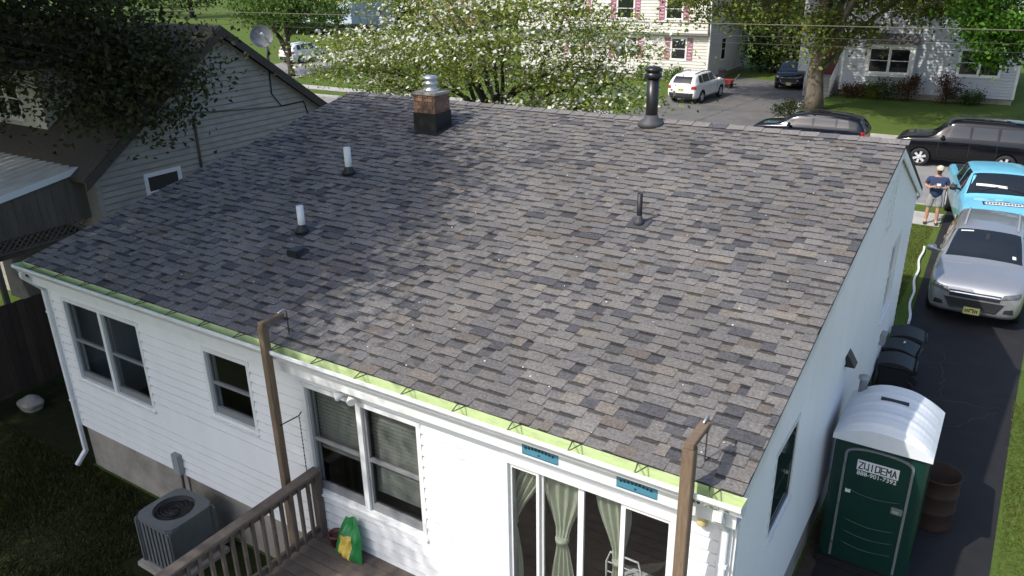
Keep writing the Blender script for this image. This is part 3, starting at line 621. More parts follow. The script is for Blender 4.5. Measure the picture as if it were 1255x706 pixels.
def add_wheels(parent, wheels, W, wr, spokes=5, rimm='rim'):
    for s_ in wheels:
        for sg in (-1, 1):
            x = sg*(W/2-.115); w_ = MB().lathe((x, s_, wr), [(wr*.66, -.1), (wr*.92, -.105), (wr, -.07), (wr, .07), (wr*.92, .105), (wr*.66, .1)], 30, axis='x', caps=False).build('wheel', 'tyre', parent)
            mb = MB(); f = sg*.075; mb.lathe((x, s_, wr), [(wr*.665, -.09), (wr*.665, .09)], 26, axis='x', caps=False)
            for k in range(spokes):
                a = 2*math.pi*k/spokes+.3; c, s2 = math.cos(a), math.sin(a); t = (-s2, c)
                def q(r_, ww, n): return (x+n, s_+c*r_+t[0]*ww, wr+s2*r_+t[1]*ww)
                mb.hexa([q(.04, -.035, f-.02), q(.04, .035, f-.02), q(wr*.64, .05, f-.015), q(wr*.64, -.05, f-.015), q(.04, -.035, f+.012), q(.04, .035, f+.012), q(wr*.64, .045, f+.02), q(wr*.64, -.045, f+.02)])
            mb.lathe((x+f, s_, wr), [(.075, -.02), (.075, .018), (.05, .024), (0, .024)] if sg > 0 else [(0, -.024), (.05, -.024), (.075, -.018), (.075, .02)], 16, axis='x'); mb.build('rim', rimm, w_)
            MB().lathe((x, s_, wr), [(wr*.6, -.03), (wr*.6, .0)], 18, axis='x').build('brake_disc', 'car_trim', w_)
def mirrors(parent, W, y, z, mtl):
    for sg in (-1, 1):
        mb = MB(); mb.tube([(sg*(W/2-.07), y, z), (sg*(W/2+.03), y-.01, z+.02), (sg*(W/2+.06), y-.015, z+.05), (sg*(W/2+.2), y-.01, z+.05), (sg*(W/2+.215), y, z+.05)], [.03, .03, .085, .075, .03], 10); mb.build('wing_mirror', mtl, parent)
def plate(parent, bv, mode, x, z, m='plate'):
    h_ = bv.ray_cast(Vector((x, -3 if mode == 'f' else 12, z)), Vector((0, 1 if mode == 'f' else -1, 0)))[0]
    if h_ is None: return
    y = h_.y+(-.02 if mode == 'f' else .02); s_ = -1 if mode == 'f' else 1; mb = MB(); mb.box(x-.155, x+.155, min(y, y-s_*.05), max(y, y-s_*.05), z-.078, z+.078); p = mb.build('licence_plate', m, parent, bevel=.006)
    mb = MB()
    for k in range(7):
        if k != 3: mb.box(x-.125+k*.036, x-.125+k*.036+.022, min(y+s_*.001, y+s_*.004), max(y+s_*.001, y+s_*.004), z-.03, z+.035)
    mb.build('characters', 'dark_print', p, kind='stuff')
def suv(name, label, mtl, W=1.84, Lc=4.65, H=1.66, style='crossover', rimm='rim', group=None, detail=True):
    t = thing(name, label, 'car', group=group); hw = W/2; k = Lc/4.65
    if style == 'boxy':
        tab = [(0, .42, .80, .84, hw*.78), (.05, .32, .92, .98, hw*.9), (.2, .27, 1.0, 1.06, hw*.97), (.6, .25, 1.05, 1.12, hw), (1.12, .25, 1.08, 1.16, hw), (1.3, .25, 1.09, 1.24, hw), (1.62, .25, 1.10, 1.58, hw), (1.92, .25, 1.11, H-.03, hw), (2.4, .25, 1.12, H, hw), (3.6, .25, 1.13, H, hw), (4.3, .27, 1.13, H-.03, hw), (4.6, .3, 1.13, H-.10, hw*.985), (4.72, .34, 1.1, 1.45, hw*.97), (4.8, .4, 1.02, 1.12, hw*.93)]
    else:
        tab = [(0, .40, .70, .74, hw*.70), (.05, .30, .82, .87, hw*.84), (.2, .24, .92, .98, hw*.93), (.55, .22, .99, 1.07, hw*.985), (1.05, .22, 1.02, 1.12, hw), (1.28, .22, 1.03, 1.19, hw), (1.7, .22, 1.04, 1.49, hw), (2.05, .22, 1.05, H-.04, hw), (2.5, .22, 1.06, H, hw), (3.2, .22, 1.07, H-.01, hw), (3.95, .24, 1.09, H-.07, hw*.99), (4.3, .26, 1.10, 1.46, hw*.97), (4.5, .3, 1.06, 1.2, hw*.94), (4.65, .4, .88, .96, hw*.86)]
    tab = [(a*Lc/tab[-1][0], *b) for a, *b in tab]; wr = .35; wh = (.93*k, 3.64*k) if style != 'boxy' else (.95*k, 3.72*k)
    body, bv = car_body(tab, wh, wr, W, 'body', mtl, t); add_wheels(t, wh, W, wr, 5 if style != 'boxy' else 6, rimm); f = Lc/(4.65 if style != 'boxy' else 4.8)
    D_ = lambda quad, mode, nm, m, **kw: decal(bv, quad, mode, **kw).build(nm, m, t)
    if style == 'boxy': c0, c1, b0, b1 = 1.33*f, 1.86*f, 1.17, 1.60
    else: c0, c1, b0, b1 = 1.26*f, 2.02*f, 1.12, 1.53
    D_([(-hw*.80, c0), (hw*.80, c0), (hw*.66, c1), (-hw*.66, c1)], 't', 'windscreen', 'car_glass', nu=12, nv=8)
    for sd in ('s+', 's-'):
        if style == 'boxy': qs = [(1.75, 2.55, 1.9), (2.62, 3.45, 2.62), (3.53, 4.35, 3.53)]
        else: qs = [(1.72, 2.55, 2.05), (2.62, 3.45, 2.62), (3.52, 4.0, 3.52)]
        for i, (p, q, pt) in enumerate(qs):
            qt = q-(.03 if i < 2 else .12); D_([(p*f, b0), (q*f, b0+.01), (qt*f, b1-(.04 if i == 2 and style != 'boxy' else 0)), (pt*f, b1)], sd, 'side_window', 'car_glass', nu=8, nv=5)
        D_([(.98*k+.45, .24), (3.64*k-.45, .24), (3.64*k-.45, .36), (.98*k+.45, .36)], sd, 'sill_cladding', 'car_trim', nu=8, nv=2)
        for yy in (2.3, 3.1): D_([(yy*f, .96), (yy*f+.2, .96), (yy*f+.2, .99), (yy*f, .99)], sd, 'door_handle', mtl, off=.025, nu=3, nv=1)
        for yy in (1.55, 2.585, 3.49): D_([(yy*f, .42), (yy*f+.012, .42), (yy*f+.012, 1.02), (yy*f, 1.02)], sd, 'door_seam', 'car_trim', off=.002, nu=1, nv=6)
    D_([(-hw*.62, 1.13 if style != 'boxy' else 1.2), (hw*.62, 1.13 if style != 'boxy' else 1.2), (hw*.55, 1.46 if style != 'boxy' else 1.56), (-hw*.55, 1.46 if style != 'boxy' else 1.56)], 'r', 'rear_window', 'car_glass', nu=10, nv=5)
    zb = 0 if style != 'boxy' else .08
    for sg in (-1, 1):
        D_([(sg*hw*.52, .74+zb), (sg*hw*.88, .80+zb), (sg*hw*.87, .89+zb), (sg*hw*.55, .83+zb)], 'f', 'headlight', 'lamp_clear', off=.012)
        D_([(sg*hw*.66, .84+zb), (sg*hw*.93, .84+zb), (sg*hw*.91, 1.02+zb*1.5), (sg*hw*.68, 1.0+zb*1.5)], 'r', 'tail_light', 'lamp_red', off=.012)
        if detail: D_([(sg*hw*.6, .45), (sg*hw*.8, .45), (sg*hw*.78, .56), (sg*hw*.62, .53)], 'f', 'fog_light', 'car_trim', off=.01)
    D_([(-hw*.5, .68+zb), (hw*.5, .68+zb), (hw*.52, .80+zb), (-hw*.52, .80+zb)], 'f', 'grille', 'car_trim', off=.012)
    D_([(-hw*.5, .755+zb), (hw*.5, .755+zb), (hw*.5, .775+zb), (-hw*.5, .775+zb)], 'f', 'grille_bar', 'chrome', off=.02, nv=1)
    D_([(-hw*.44, .44), (hw*.44, .44), (hw*.56, .64+zb), (-hw*.56, .64+zb)], 'f', 'lower_grille', 'car_trim', off=.01)
    for sg in (-1, 1):
        D_([(sg*hw*.44, .44), (sg*hw*.47, .44), (sg*hw*.60, .65+zb), (sg*hw*.56, .65+zb)], 'f', 'grille_surround', 'chrome', off=.02, nu=2)
    D_([(-hw*.46, .425), (hw*.46, .425), (hw*.46, .45), (-hw*.46, .45)], 'f', 'grille_surround', 'chrome', off=.02, nv=1)
    D_([(-hw*.74, .34), (hw*.74, .34), (hw*.8, .62), (-hw*.8, .62)], 'r', 'rear_bumper', 'car_trim', off=.012)
    mirrors(t, W, c0+.42 if style != 'boxy' else c0+.35, b0-.03, mtl); plate(t, bv, 'f', 0, .40); plate(t, bv, 'r', 0, .8)
    for sg in (-1, 1): D_([(sg*hw*.56, 2.2*f), (sg*hw*.56+.04, 2.2*f), (sg*hw*.56+.04, 3.9*f), (sg*hw*.56, 3.9*f)], 't', 'roof_rail', 'car_trim' if mtl != 'paint_silver' else 'alu_grey', off=.03, nu=1, nv=10)
    for sg in (-1, 1): MB().tube([(sg*.42, c0+.03, 1.16+zb), (sg*.1, c0+.16, 1.235+zb*1.4)], .008, 5).build('wiper', 'car_trim', t)
    return t, bv, f
def place(t, x, y, rz=0): t.location = (x, y, t.location.z); t.rotation_euler = (0, 0, rz)
# silver crossover on the drive
sv, bv, f = suv('parked_car', 'silver crossover parked nose out on the dark driveway beside the house', 'paint_silver', 1.86, 4.65, 1.67)
D_ = lambda quad, mode, nm, m, **kw: decal(bv, quad, mode, **kw).build(nm, m, sv)
D_([(-.72, .97), (-.18, 1.0), (-.2, 1.03), (-.70, 1.02)], 't', 'hood_crease', 'paint_silver', off=.006)
D_([(-.1, .705), (.1, .705), (.07, .735), (-.07, .735)], 'f', 'badge', 'chrome', off=.03, nu=4, nv=2)
D_([(.54, 1.36), (.61, 1.36), (.6, 1.42), (.53, 1.42)], 't', 'windscreen_sticker', 'toilet_roof', off=.014, nu=2, nv=2)
D_([(-.05, 1.72), (.03, 1.72), (.03, 1.9), (-.04, 1.9)], 't', 'mirror_tag', 'car_trim', off=.014, nu=2, nv=2)
D_([(-.55, 1.92), (-.3, 1.93), (-.3, 1.96), (-.55, 1.95)], 't', 'windscreen_strip', 'toilet_roof', off=.014, nu=2, nv=1)
place(sv, 11.53, 13.0)
sv.location.z = .006
# light blue pickup behind it
W, Lc = 2.02, 5.8; hw = W/2; tr = thing('pickup_truck', 'light blue pickup truck with a logo on its hood, parked behind the silver car', 'pickup truck')
tab = [(0, .5, .95, 1.0, hw*.86), (.05, .42, 1.08, 1.12, hw*.93), (.2, .36, 1.16, 1.2, hw*.97), (.7, .34, 1.2, 1.27, hw), (1.35, .34, 1.22, 1.32, hw), (1.5, .34, 1.23, 1.38, hw), (1.95, .34, 1.25, 1.74, hw), (2.2, .34, 1.26, 1.84, hw), (2.8, .34, 1.27, 1.87, hw), (3.6, .34, 1.27, 1.85, hw), (3.78, .34, 1.27, 1.75, hw), (3.86, .34, 1.26, 1.32, hw), (3.95, .34, 1.24, 1.28, hw), (5.6, .38, 1.24, 1.28, hw), (5.8, .5, 1.1, 1.14, hw*.96)]
wh = (1.0, 4.6); body, bvt = car_body(tab, wh, .39, W, 'body', 'paint_blue', tr); add_wheels(tr, wh, W, .39, 6)
D_ = lambda quad, mode, nm, m, **kw: decal(bvt, quad, mode, **kw).build(nm, m, tr)
D_([(-hw*.84, 1.5), (hw*.84, 1.5), (hw*.68, 2.13), (-hw*.68, 2.13)], 't', 'windscreen', 'car_glass', nu=12, nv=8)
for sd in ('s+', 's-'):
    D_([(1.95, 1.33), (2.75, 1.33), (2.72, 1.77), (2.25, 1.77)], sd, 'side_window', 'car_glass'); D_([(2.85, 1.33), (3.6, 1.33), (3.52, 1.76), (2.85, 1.77)], sd, 'side_window', 'car_glass')
    for yy in (1.75, 2.8, 3.68): D_([(yy, .5), (yy+.012, .5), (yy+.012, 1.2), (yy, 1.2)], sd, 'door_seam', 'car_trim', off=.002, nu=1, nv=6)
    for yy in (2.5, 3.35): D_([(yy, 1.1), (yy+.2, 1.1), (yy+.2, 1.13), (yy, 1.13)], sd, 'door_handle', 'chrome', off=.025, nu=3, nv=1)
D_([(-hw*.8, 4.0), (hw*.8, 4.0), (hw*.8, 5.6), (-hw*.8, 5.6)], 't', 'bed_shade_patch', 'car_trim', off=.012); D_([(-hw*.6, .72), (hw*.6, .72), (hw*.62, 1.0), (-hw*.62, 1.0)], 'f', 'grille', 'car_trim', off=.02)  # flat dark patch stands in for the shaded interior of the bed
for sg in (-1, 1):
    D_([(sg*hw*.64, .8), (sg*hw*.9, .8), (sg*hw*.9, 1.02), (sg*hw*.66, 1.02)], 'f', 'headlight', 'lamp_clear', off=.015); D_([(sg*hw*.86, .7), (sg*hw*.94, .7), (sg*hw*.94, 1.1), (sg*hw*.86, 1.1)], 'r', 'tail_light', 'lamp_red')
    MB().tube([(sg*.5, 1.56, 1.45), (sg*.08, 1.68, 1.55)], .009, 5).build('wiper', 'car_trim', tr)
D_([(-hw*.8, .48), (hw*.8, .48), (hw*.82, .64), (-hw*.82, .64)], 'f', 'bumper', 'chrome', off=.02)
mirrors(tr, W, 1.95, 1.33, 'car_trim')
D_([(-.62, 1.72), (.12, 1.66), (.12, 1.72), (-.62, 1.78)], 't', 'dash_paper', 'pvc', off=.012, nu=6, nv=1)
# hood logo: outlined banner with a swelling arc and a row of letter marks
lg = D_([(-.42, .78), (.42, .78), (.42, .98), (-.42, .98)], 't', 'hood_logo', 'pvc', off=.006)
for (a, b, c, d) in ((-.5, -.46, .74, 1.0), (.46, .5, .74, 1.0), (-.46, .46, .74, .765), (-.46, -.15, .985, 1.005), (.15, .46, .985, 1.005), (-.07, .07, 1.05, 1.075), (-.15, -.06, 1.01, 1.04), (.06, .15, 1.01, 1.04)):
    decal(bvt, [(a, c), (b, c), (b, d), (a, d)], 't', off=.010, nu=3, nv=2).build('logo_mark', 'dark_print', lg)
for k in range(11): decal(bvt, [(-.4+k*.074, .83), (-.4+k*.074+.05, .83), (-.4+k*.074+.05, .93), (-.4+k*.074, .93)], 't', off=.010, nu=1, nv=1).build('logo_mark', 'dark_print', lg)
place(tr, 11.85, 17.95, R(9)); tr.location.z = .012
# cars across the street
bs, _, _ = suv('parked_car', 'boxy black utility car with bright wheels parked along the far kerb', 'paint_black', 1.96, 4.8, 1.82, 'boxy'); place(bs, 7.65, 29.75, R(-90)); bs.location.z = -.13
wg, _, _ = suv('parked_car', 'low dark wagon parked along the far kerb before the big tree trunk', 'paint_navy', 1.8, 4.7, 1.60); place(wg, 1.85, 30.0, R(-90)); wg.location.z = -.13
ws, _, _ = suv('parked_car', 'white compact crossover on the driveway of the house with pink shutters', 'paint_white', 1.82, 4.5, 1.66); place(ws, -4.25, 42.1, R(180)+R(-4))
wl = copy_tree(ws); tag(wl, 'white crossover parked by the lawn beyond the satellite dish', 'car'); place(wl, -41.3, 46.6, R(180)+R(4))
dk = copy_tree(wg); tag(dk, 'dark car at the shaded back end of the far driveway', 'car'); place(dk, -.6, 45.2, R(8)); dk.location.z = .006
d2 = copy_tree(bs); tag(d2, 'black car parked behind the hedge of the pale blue house', 'car'); q = gp(425, 36); place(d2, q[0], q[1], R(60)); d2.location.z = 0
# ================================================================== PORTABLE TOILET
M['toilet_green'] = mat('toilet_green', (.004, .034, .025), .4, .12, 4, stain=(.008, .042, .032, .4), sscale=3)
M['toilet_grey'] = mat('toilet_grey', (.16, .18, .18), .5, .1, 12)
def text_mesh(body, size, loc, rot, m, parent, name='lettering', bold=.0, ext=.002):
    cu = bpy.data.curves.new(name, 'FONT'); cu.body = body; cu.size = size; cu.extrude = ext; cu.offset = bold; cu.align_x = 'CENTER'; cu.align_y = 'CENTER'
    o = bpy.data.objects.new(name, cu); COL.objects.link(o); dg = bpy.context.evaluated_depsgraph_get(); me = bpy.data.meshes.new_from_object(o.evaluated_get(dg)); bpy.data.objects.remove(o)
    me.materials.clear(); me.materials.append(M[m]); n = bpy.data.objects.new(name, me); COL.objects.link(n); n.location = loc; n.rotation_euler = rot; n.parent = parent; n['kind'] = 'stuff'
    if parent.type == 'EMPTY': n.matrix_parent_inverse = Matrix.Translation(-parent.location)
    return n
X0, X1, Y0, Y1 = 10.44, 11.5, 4.08, 5.2; TZ = 1.93
pt = thing('portable_toilet', 'dark green portable toilet with a white domed roof beside the house wall', 'toilet', (10.97, 4.64, 0))
mb = MB(); mb.prism([(X0+.05, Y0), (X1-.05, Y0), (X1, Y0+.05), (X1, Y1-.05), (X1-.05, Y1), (X0+.05, Y1), (X0, Y1-.05), (X0, Y0+.05)], .1, TZ, axis='z'); mb.build('cabin', 'toilet_green', pt, bevel=.012)
mb = MB(); mb.box(X0-.02, X1+.02, Y0-.05, Y1+.04, .0, .1); mb.build('skid_base', 'black_plastic', pt, bevel=.015)
for k in range(3):                                     # moulded ribs on the sides and front corners
    for xx in (X0-.012, X1-.004): MB().box(xx, xx+.016, Y0+.2+k*.3, Y0+.3+k*.3, .25, 1.7).build('side_rib', 'toilet_green', pt, bevel=.006)
cx = (X0+X1)/2; dw = .36
def arch(hw_, z0, zs, rise, n=14): return [(cx-hw_, z0)]+[(cx-hw_*math.cos(math.pi*k/n), zs+rise*math.sin(math.pi*k/n)**.75) for k in range(n+1)]+[(cx+hw_, z0)]
a, b = arch(dw+.03, .16, 1.72, .13), arch(dw, .16, 1.715, .11); mb = MB()
for k in range(len(a)-1):
    mb.hexa([(a[k][0], Y0-.028, a[k][1]), (b[k][0], Y0-.028, b[k][1]), (b[k+1][0], Y0-.028, b[k+1][1]), (a[k+1][0], Y0-.028, a[k+1][1]), (a[k][0], Y0+.01, a[k][1]), (b[k][0], Y0+.01, b[k][1]), (b[k+1][0], Y0+.01, b[k+1][1]), (a[k+1][0], Y0+.01, a[k+1][1])])
mb.build('door_frame', 'toilet_grey', pt)
mb = MB(); mb.prism(arch(dw-.006, .17, 1.71, .105), Y0-.016, Y0+.004, axis='y'); door = mb.build('door', 'toilet_green', pt)
for z in (.42, .6, .78, 1.22):
    mb = MB(); mb.tube([(cx-dw*.85+dw*1.7*k/8, Y0-.016, z+.05*math.sin(math.pi*k/8)*-1) for k in range(9)], .011, 6); mb.build('door_rib', 'toilet_green', door)
p = yp(1078, 568, Y0-.02); q = yp(1077, 580, Y0-.02)
zs = 1.60
sg = MB().box(cx-.235, cx+.235, Y0-.026, Y0-.0165, zs-.065, zs+.075).build('sign', 'pvc', pt)
GL = {'Z': ['0616', '1600', '0010'], 'U': ['0601', '0110', '1011', '1116'], 'I': ['5650'], 'D': ['0006', '0616', '1611', '1100'], 'E': ['0006', '0616', '0313', '0010'], 'M': ['0006', '0653', '5316', '1610'], 'A': ['0056', '5610', '2282'],
      '8': ['0006', '0616', '1610', '1000', '0313'], '9': ['0010', '1016', '1606', '0603', '0313'], '0': ['0006', '0616', '1610', '1000'], '1': ['5056'], '7': ['0616', '1640'], '3': ['0616', '1610', '1000', '3313'], '2': ['0616', '1613', '1303', '0300', '0010'], '-': ['2383']}
GX = {'0': 0, '2': .22, '3': .3, '4': .4, '5': .5, '8': .78, '1': 1}
def block_text(text, width, h_, y, zc, m, parent, name, th):
    """stroke lettering on the door plane, each stroke a flat bar"""
    mb = MB(); cw = width/len(text); x0 = cx-width/2
    for k, ch_ in enumerate(text):
        for j, st in enumerate(GL[ch_]):
            f = lambda q: Vector((x0+k*cw+cw*.12+GX[st[q]]*cw*.72, 0, zc-h_/2+int(st[q+1])/6*h_)); p, q = f(0), f(2); d = (q-p).normalized(); n_ = Vector((-d.z, 0, d.x))*th/2; p = p-d*th/2; q = q+d*th/2; ya = y-.0002*(j % 3)
            mb.hexa([(*(v.x, ya-.0015, v.z),) for v in (p-n_, q-n_, q+n_, p+n_)]+[(*(v.x, y+.0005, v.z),) for v in (p-n_, q-n_, q+n_, p+n_)])
    return mb.build(name, m, parent, kind='stuff')
block_text('ZUIDEMA', .44, .09, Y0-.0268, zs+.005, 'dark_print', sg, 'lettering', .014)
text_mesh('888-901-7392', .08, (cx, Y0-.0205, zs-.112), (R(90), 0, 0), 'pvc', sg, 'phone_number', bold=.0006)
MB().box(cx-dw+.04, cx-dw+.1, Y0-.026, Y0-.0165, 1.17, 1.22).build('notice', 'pvc', pt)
la = MB().box(cx+dw-.14, cx+dw-.01, Y0-.05, Y0-.0165, 1.06, 1.15).build('latch', 'toilet_grey', pt, bevel=.008); MB().box(cx+dw-.12, cx+dw-.05, Y0-.066, Y0-.051, 1.09, 1.12).build('latch_knob', 'alu_grey', la)
for z in (.4, 1.0, 1.6): MB().tube([(cx-dw-.012, Y0-.034, z-.04), (cx-dw-.012, Y0-.034, z+.04)], .012, 8).build('hinge', 'toilet_grey', pt)
# domed roof: arched across, moulded ribs over its depth
mb = MB(); nu, nv = 22, 40; P = []
for j in range(nv+1):
    y = Y0-.05+(Y1-Y0+.09)*j/nv; rib = .016*max(0, math.sin(j/nv*math.pi*9))*(1 if 2 < j < nv-2 else 0); fall = -.10*(max(0, .18-j/nv)/.18)**2-.06*(max(0, j/nv-.85)/.15)**2
    row = []
    for i in range(nu+1):
        a = -1+2*i/nu; x = cx+a*(X1-X0+.05)/2; row.append((x, y, TZ+.03+.26*(1-abs(a)**2.4)+(rib+fall)*(1-abs(a)**3)))
    P.append(row)
for j in range(nv):
    for i in range(nu): mb.face([P[j][i], P[j][i+1], P[j+1][i+1], P[j+1][i]], 0, None, True)
for row in (P[0], P[-1]): mb.face(row+[(X1+.025, row[0][1], TZ-.03), (X0-.025, row[0][1], TZ-.03)])
for k in (0, nu): mb.face([P[0][k], P[-1][k], (P[0][k][0], P[-1][k][1], TZ-.03), (P[0][k][0], P[0][k][1], TZ-.03)])
rf_ = mb.build('roof', 'toilet_roof', pt, fix=False)
MB().box(cx-.16, cx+.16, Y0+.62, Y0+.655, TZ+.28, TZ+.315).build('roof_slot', 'dark_print', rf_)
MB().lathe((X0+.1, Y1-.1, TZ), [(.05, 0), (.05, .3), (.07, .31), (.07, .35), (0, .36)], 14).build('vent_stack', 'alu_grey', pt)
# ================================================================== BARREL, BINS, EDGING
M['rust'] = mat('rust', (.03, .016, .011), .8, .35, 9, .3, 60, stain=(.055, .024, .014, .6), sscale=5)
br = thing('barrel', 'open rusty brown steel barrel standing next to the portable toilet', 'barrel', (11.62, 5.68, 0))
mb = MB(); mb.lathe((11.62, 5.68, .006), [(.27, 0), (.275, .02), (.27, .05), (.27, .27), (.283, .285), (.27, .3), (.27, .53), (.283, .545), (.27, .56), (.27, .78), (.285, .79), (.285, .81), (.262, .81), (.262, .1), (0, .1)], 28); mb.build('drum', 'rust', br)
MB().lathe((11.62, 5.68, .35), [(.25, 0), (.2, .03), (0, .05)], 16).build('contents', 'soil', br)
M['bin'] = mat('bin', (.016, .017, .019), .5, .15, 10)
def bin_(x, y, rz, label, h_=.98, m='bin', group=None, wd=.46, dp=.5):
    t = thing('trash_bin', label, 'trash bin', (0, 0, 0), group); w0, w1, d0, d1 = wd*.4, wd*.5, dp*.38, dp*.5
    mb = MB(); mb.hexa([(-w0, -d0, .06), (w0, -d0, .06), (w0, d0, .06), (-w0, d0, .06), (-w1, -d1, h_-.06), (w1, -d1, h_-.06), (w1, d1, h_-.06), (-w1, d1, h_-.06)]); mb.build('body', m, t, bevel=.025)
    mb = MB(); n = 8
    for i in range(n):
        a, b = -1+2*i/n, -1+2*(i+1)/n; f_ = lambda q: h_-.04+.07*(1-q*q)
        mb.hexa([(-w1-.025, a*(d1+.03), h_-.058), (w1+.025, a*(d1+.03), h_-.058), (w1+.025, b*(d1+.03), h_-.058), (-w1-.025, b*(d1+.03), h_-.058), (-w1-.02, a*(d1+.03), f_(a)), (w1+.02, a*(d1+.03), f_(a)), (w1+.02, b*(d1+.03), f_(b)), (-w1-.02, b*(d1+.03), f_(b))])
    mb.build('lid', m, t); MB().tube([(-w1*.9, -d1-.07, h_-.06), (w1*.9, -d1-.07, h_-.06)], .016, 8).build('handle', m, t)
    for sg_ in (-1, 1): MB().lathe((sg_*(w0+.02), -d0-.0, .1), [(.1, -.025), (.1, .025)], 16, axis='x').build('wheel', 'tyre', t)
    t.location = (x, y, .008); t.rotation_euler = (0, 0, rz); return t
bin_(10.62, 8.6, R(92), 'black wheeled bin standing closest to the portable toilet'); b2 = bin_(10.6, 9.22, R(86), 'black wheeled bin with a white lid sticker, middle of the three by the wall'); bin_(10.63, 9.86, R(95), 'black wheeled bin standing closest to the silver car, by the wall')
o = MB().box(.02, .1, -.06, -.03, 1.022, 1.027).build('sticker', 'pvc', b2); o.matrix_parent_inverse = Matrix.Identity(4)
mb = MB(); pts = [(10.09+.33*(k/24)**1.4+.025*math.sin(k*.9), 18.1-5.5*k/24) for k in range(25)]
for k in range(len(pts)-1):
    a, b = Vector((*pts[k], 0)), Vector((*pts[k+1], 0)); d = (b-a).normalized(); s_ = Vector((-d.y, d.x, 0))*.024
    mb.hexa([a-s_, a+s_, b+s_, b-s_, a-s_+Vector((0, 0, .07)), a+s_+Vector((0, 0, .07)), b+s_+Vector((0, 0, .07)), b-s_+Vector((0, 0, .07))])
tag(mb.build('edging_strip', 'pvc'), 'long white edging strip lying between the lawn and the driveway', 'edging')
tag(MB().tube([(10.42, 7.9, .02), (10.5, 7.5, .03), (10.46, 7.1, .02), (10.55, 6.6, .03), (10.5, 6.2, .02)], .016, 8).build('garden_hose', 'pvc'), 'pale garden hose on the ground against the foundation behind the toilet', 'hose')
# ================================================================== AC UNIT
M['ac'] = mat('ac', (.13, .14, .145), .5, .12, 8, stain=(.07, .07, .07, .4), sscale=5)
ax, ay = 3.22, -.33; hwid = .33; ac = thing('air_conditioner', 'square grey air conditioner unit standing in the shaded back yard', 'air conditioner', (ax, ay, 0))
MB().box(ax-.42, ax+.42, ay-.42, ay+.42, -.02, .07).build('pad', 'concrete', ac, bevel=.01)
MB().box(ax-hwid+.03, ax+hwid-.03, ay-hwid+.03, ay+hwid-.03, .075, .76).build('coil', 'black_metal', ac)
for sx in (-1, 1):
    for sy in (-1, 1): MB().box(ax+sx*hwid-.035, ax+sx*hwid+.035, ay+sy*hwid-.035, ay+sy*hwid+.035, .07, .78).build('corner_post', 'ac', ac, bevel=.02)
for k in range(7):
    u = -hwid+.075+k*(2*hwid-.15)/6
    for sg_ in (-1, 1):
        MB().box(ax+u-.024, ax+u+.024, ay+sg_*(hwid-.005)-.008, ay+sg_*(hwid-.005)+.008, .1, .74).build('slat', 'ac', ac)
        if not (sg_ == 1): MB().box(ax+sg_*(hwid-.005)-.008, ax+sg_*(hwid-.005)+.008, ay+u-.024, ay+u+.024, .1, .74).build('slat', 'ac', ac)
MB().box(ax+hwid-.012, ax+hwid+.006, ay-hwid+.04, ay+hwid-.04, .09, .76).build('service_panel', 'ac', ac)
MB().box(ax-hwid-.01, ax+hwid+.01, ay-hwid-.01, ay+hwid+.01, .07, .1).build('base_pan', 'ac', ac)
n = 32; mb = MB(); z0, z1 = .76, .82; ro = .265
sq = [];
for k in range(n):
    a = 2*math.pi*(k+.5)/n; c, s_ = math.cos(a), math.sin(a); e = (abs(c)**6+abs(s_)**6)**(-1/6)*(hwid+.03); sq.append((ax+c*e, ay+s_*e, ax+c*ro, ay+s_*ro))
for k in range(n):
    p, q = sq[k], sq[(k+1) % n]; mb.hexa([(p[0], p[1], z0), (q[0], q[1], z0), (q[2], q[3], z0), (p[2], p[3], z0), (p[0], p[1], z1), (q[0], q[1], z1), (q[2], q[3], z1+.015), (p[2], p[3], z1+.015)])
mb.build('top_cover', 'ac', ac); 
for r_ in (.06, .11, .16, .21, .25): mb = MB(); mb.tube([(ax+r_*math.cos(t*.2618), ay+r_*math.sin(t*.2618), .828) for t in range(25)], .005, 5); mb.build('grille_ring', 'black_metal', ac)
mb = MB(); mb.lathe((ax, ay, .7), [(.07, 0), (.07, .09), (0, .1)], 16)
fan = mb.build('fan_hub', 'black_metal', ac)
for k in range(4):
    a = k*math.pi/2+.4; mb = MB(); c, s_ = math.cos(a), math.sin(a); t = Vector((-s_, c, 0)); d = Vector((c, s_, 0)); o_ = Vector((ax, ay, .72))
    mb.hexa([o_+d*.06-t*.04, o_+d*.24-t*.1, o_+d*.24+t*.06+Vector((0, 0, .05)), o_+d*.06+t*.04+Vector((0, 0, .03)), o_+d*.06-t*.04+Vector((0, 0, .004)), o_+d*.24-t*.1+Vector((0, 0, .004)), o_+d*.24+t*.06+Vector((0, 0, .054)), o_+d*.06+t*.04+Vector((0, 0, .034))]); mb.build('fan_blade', 'black_metal', fan)
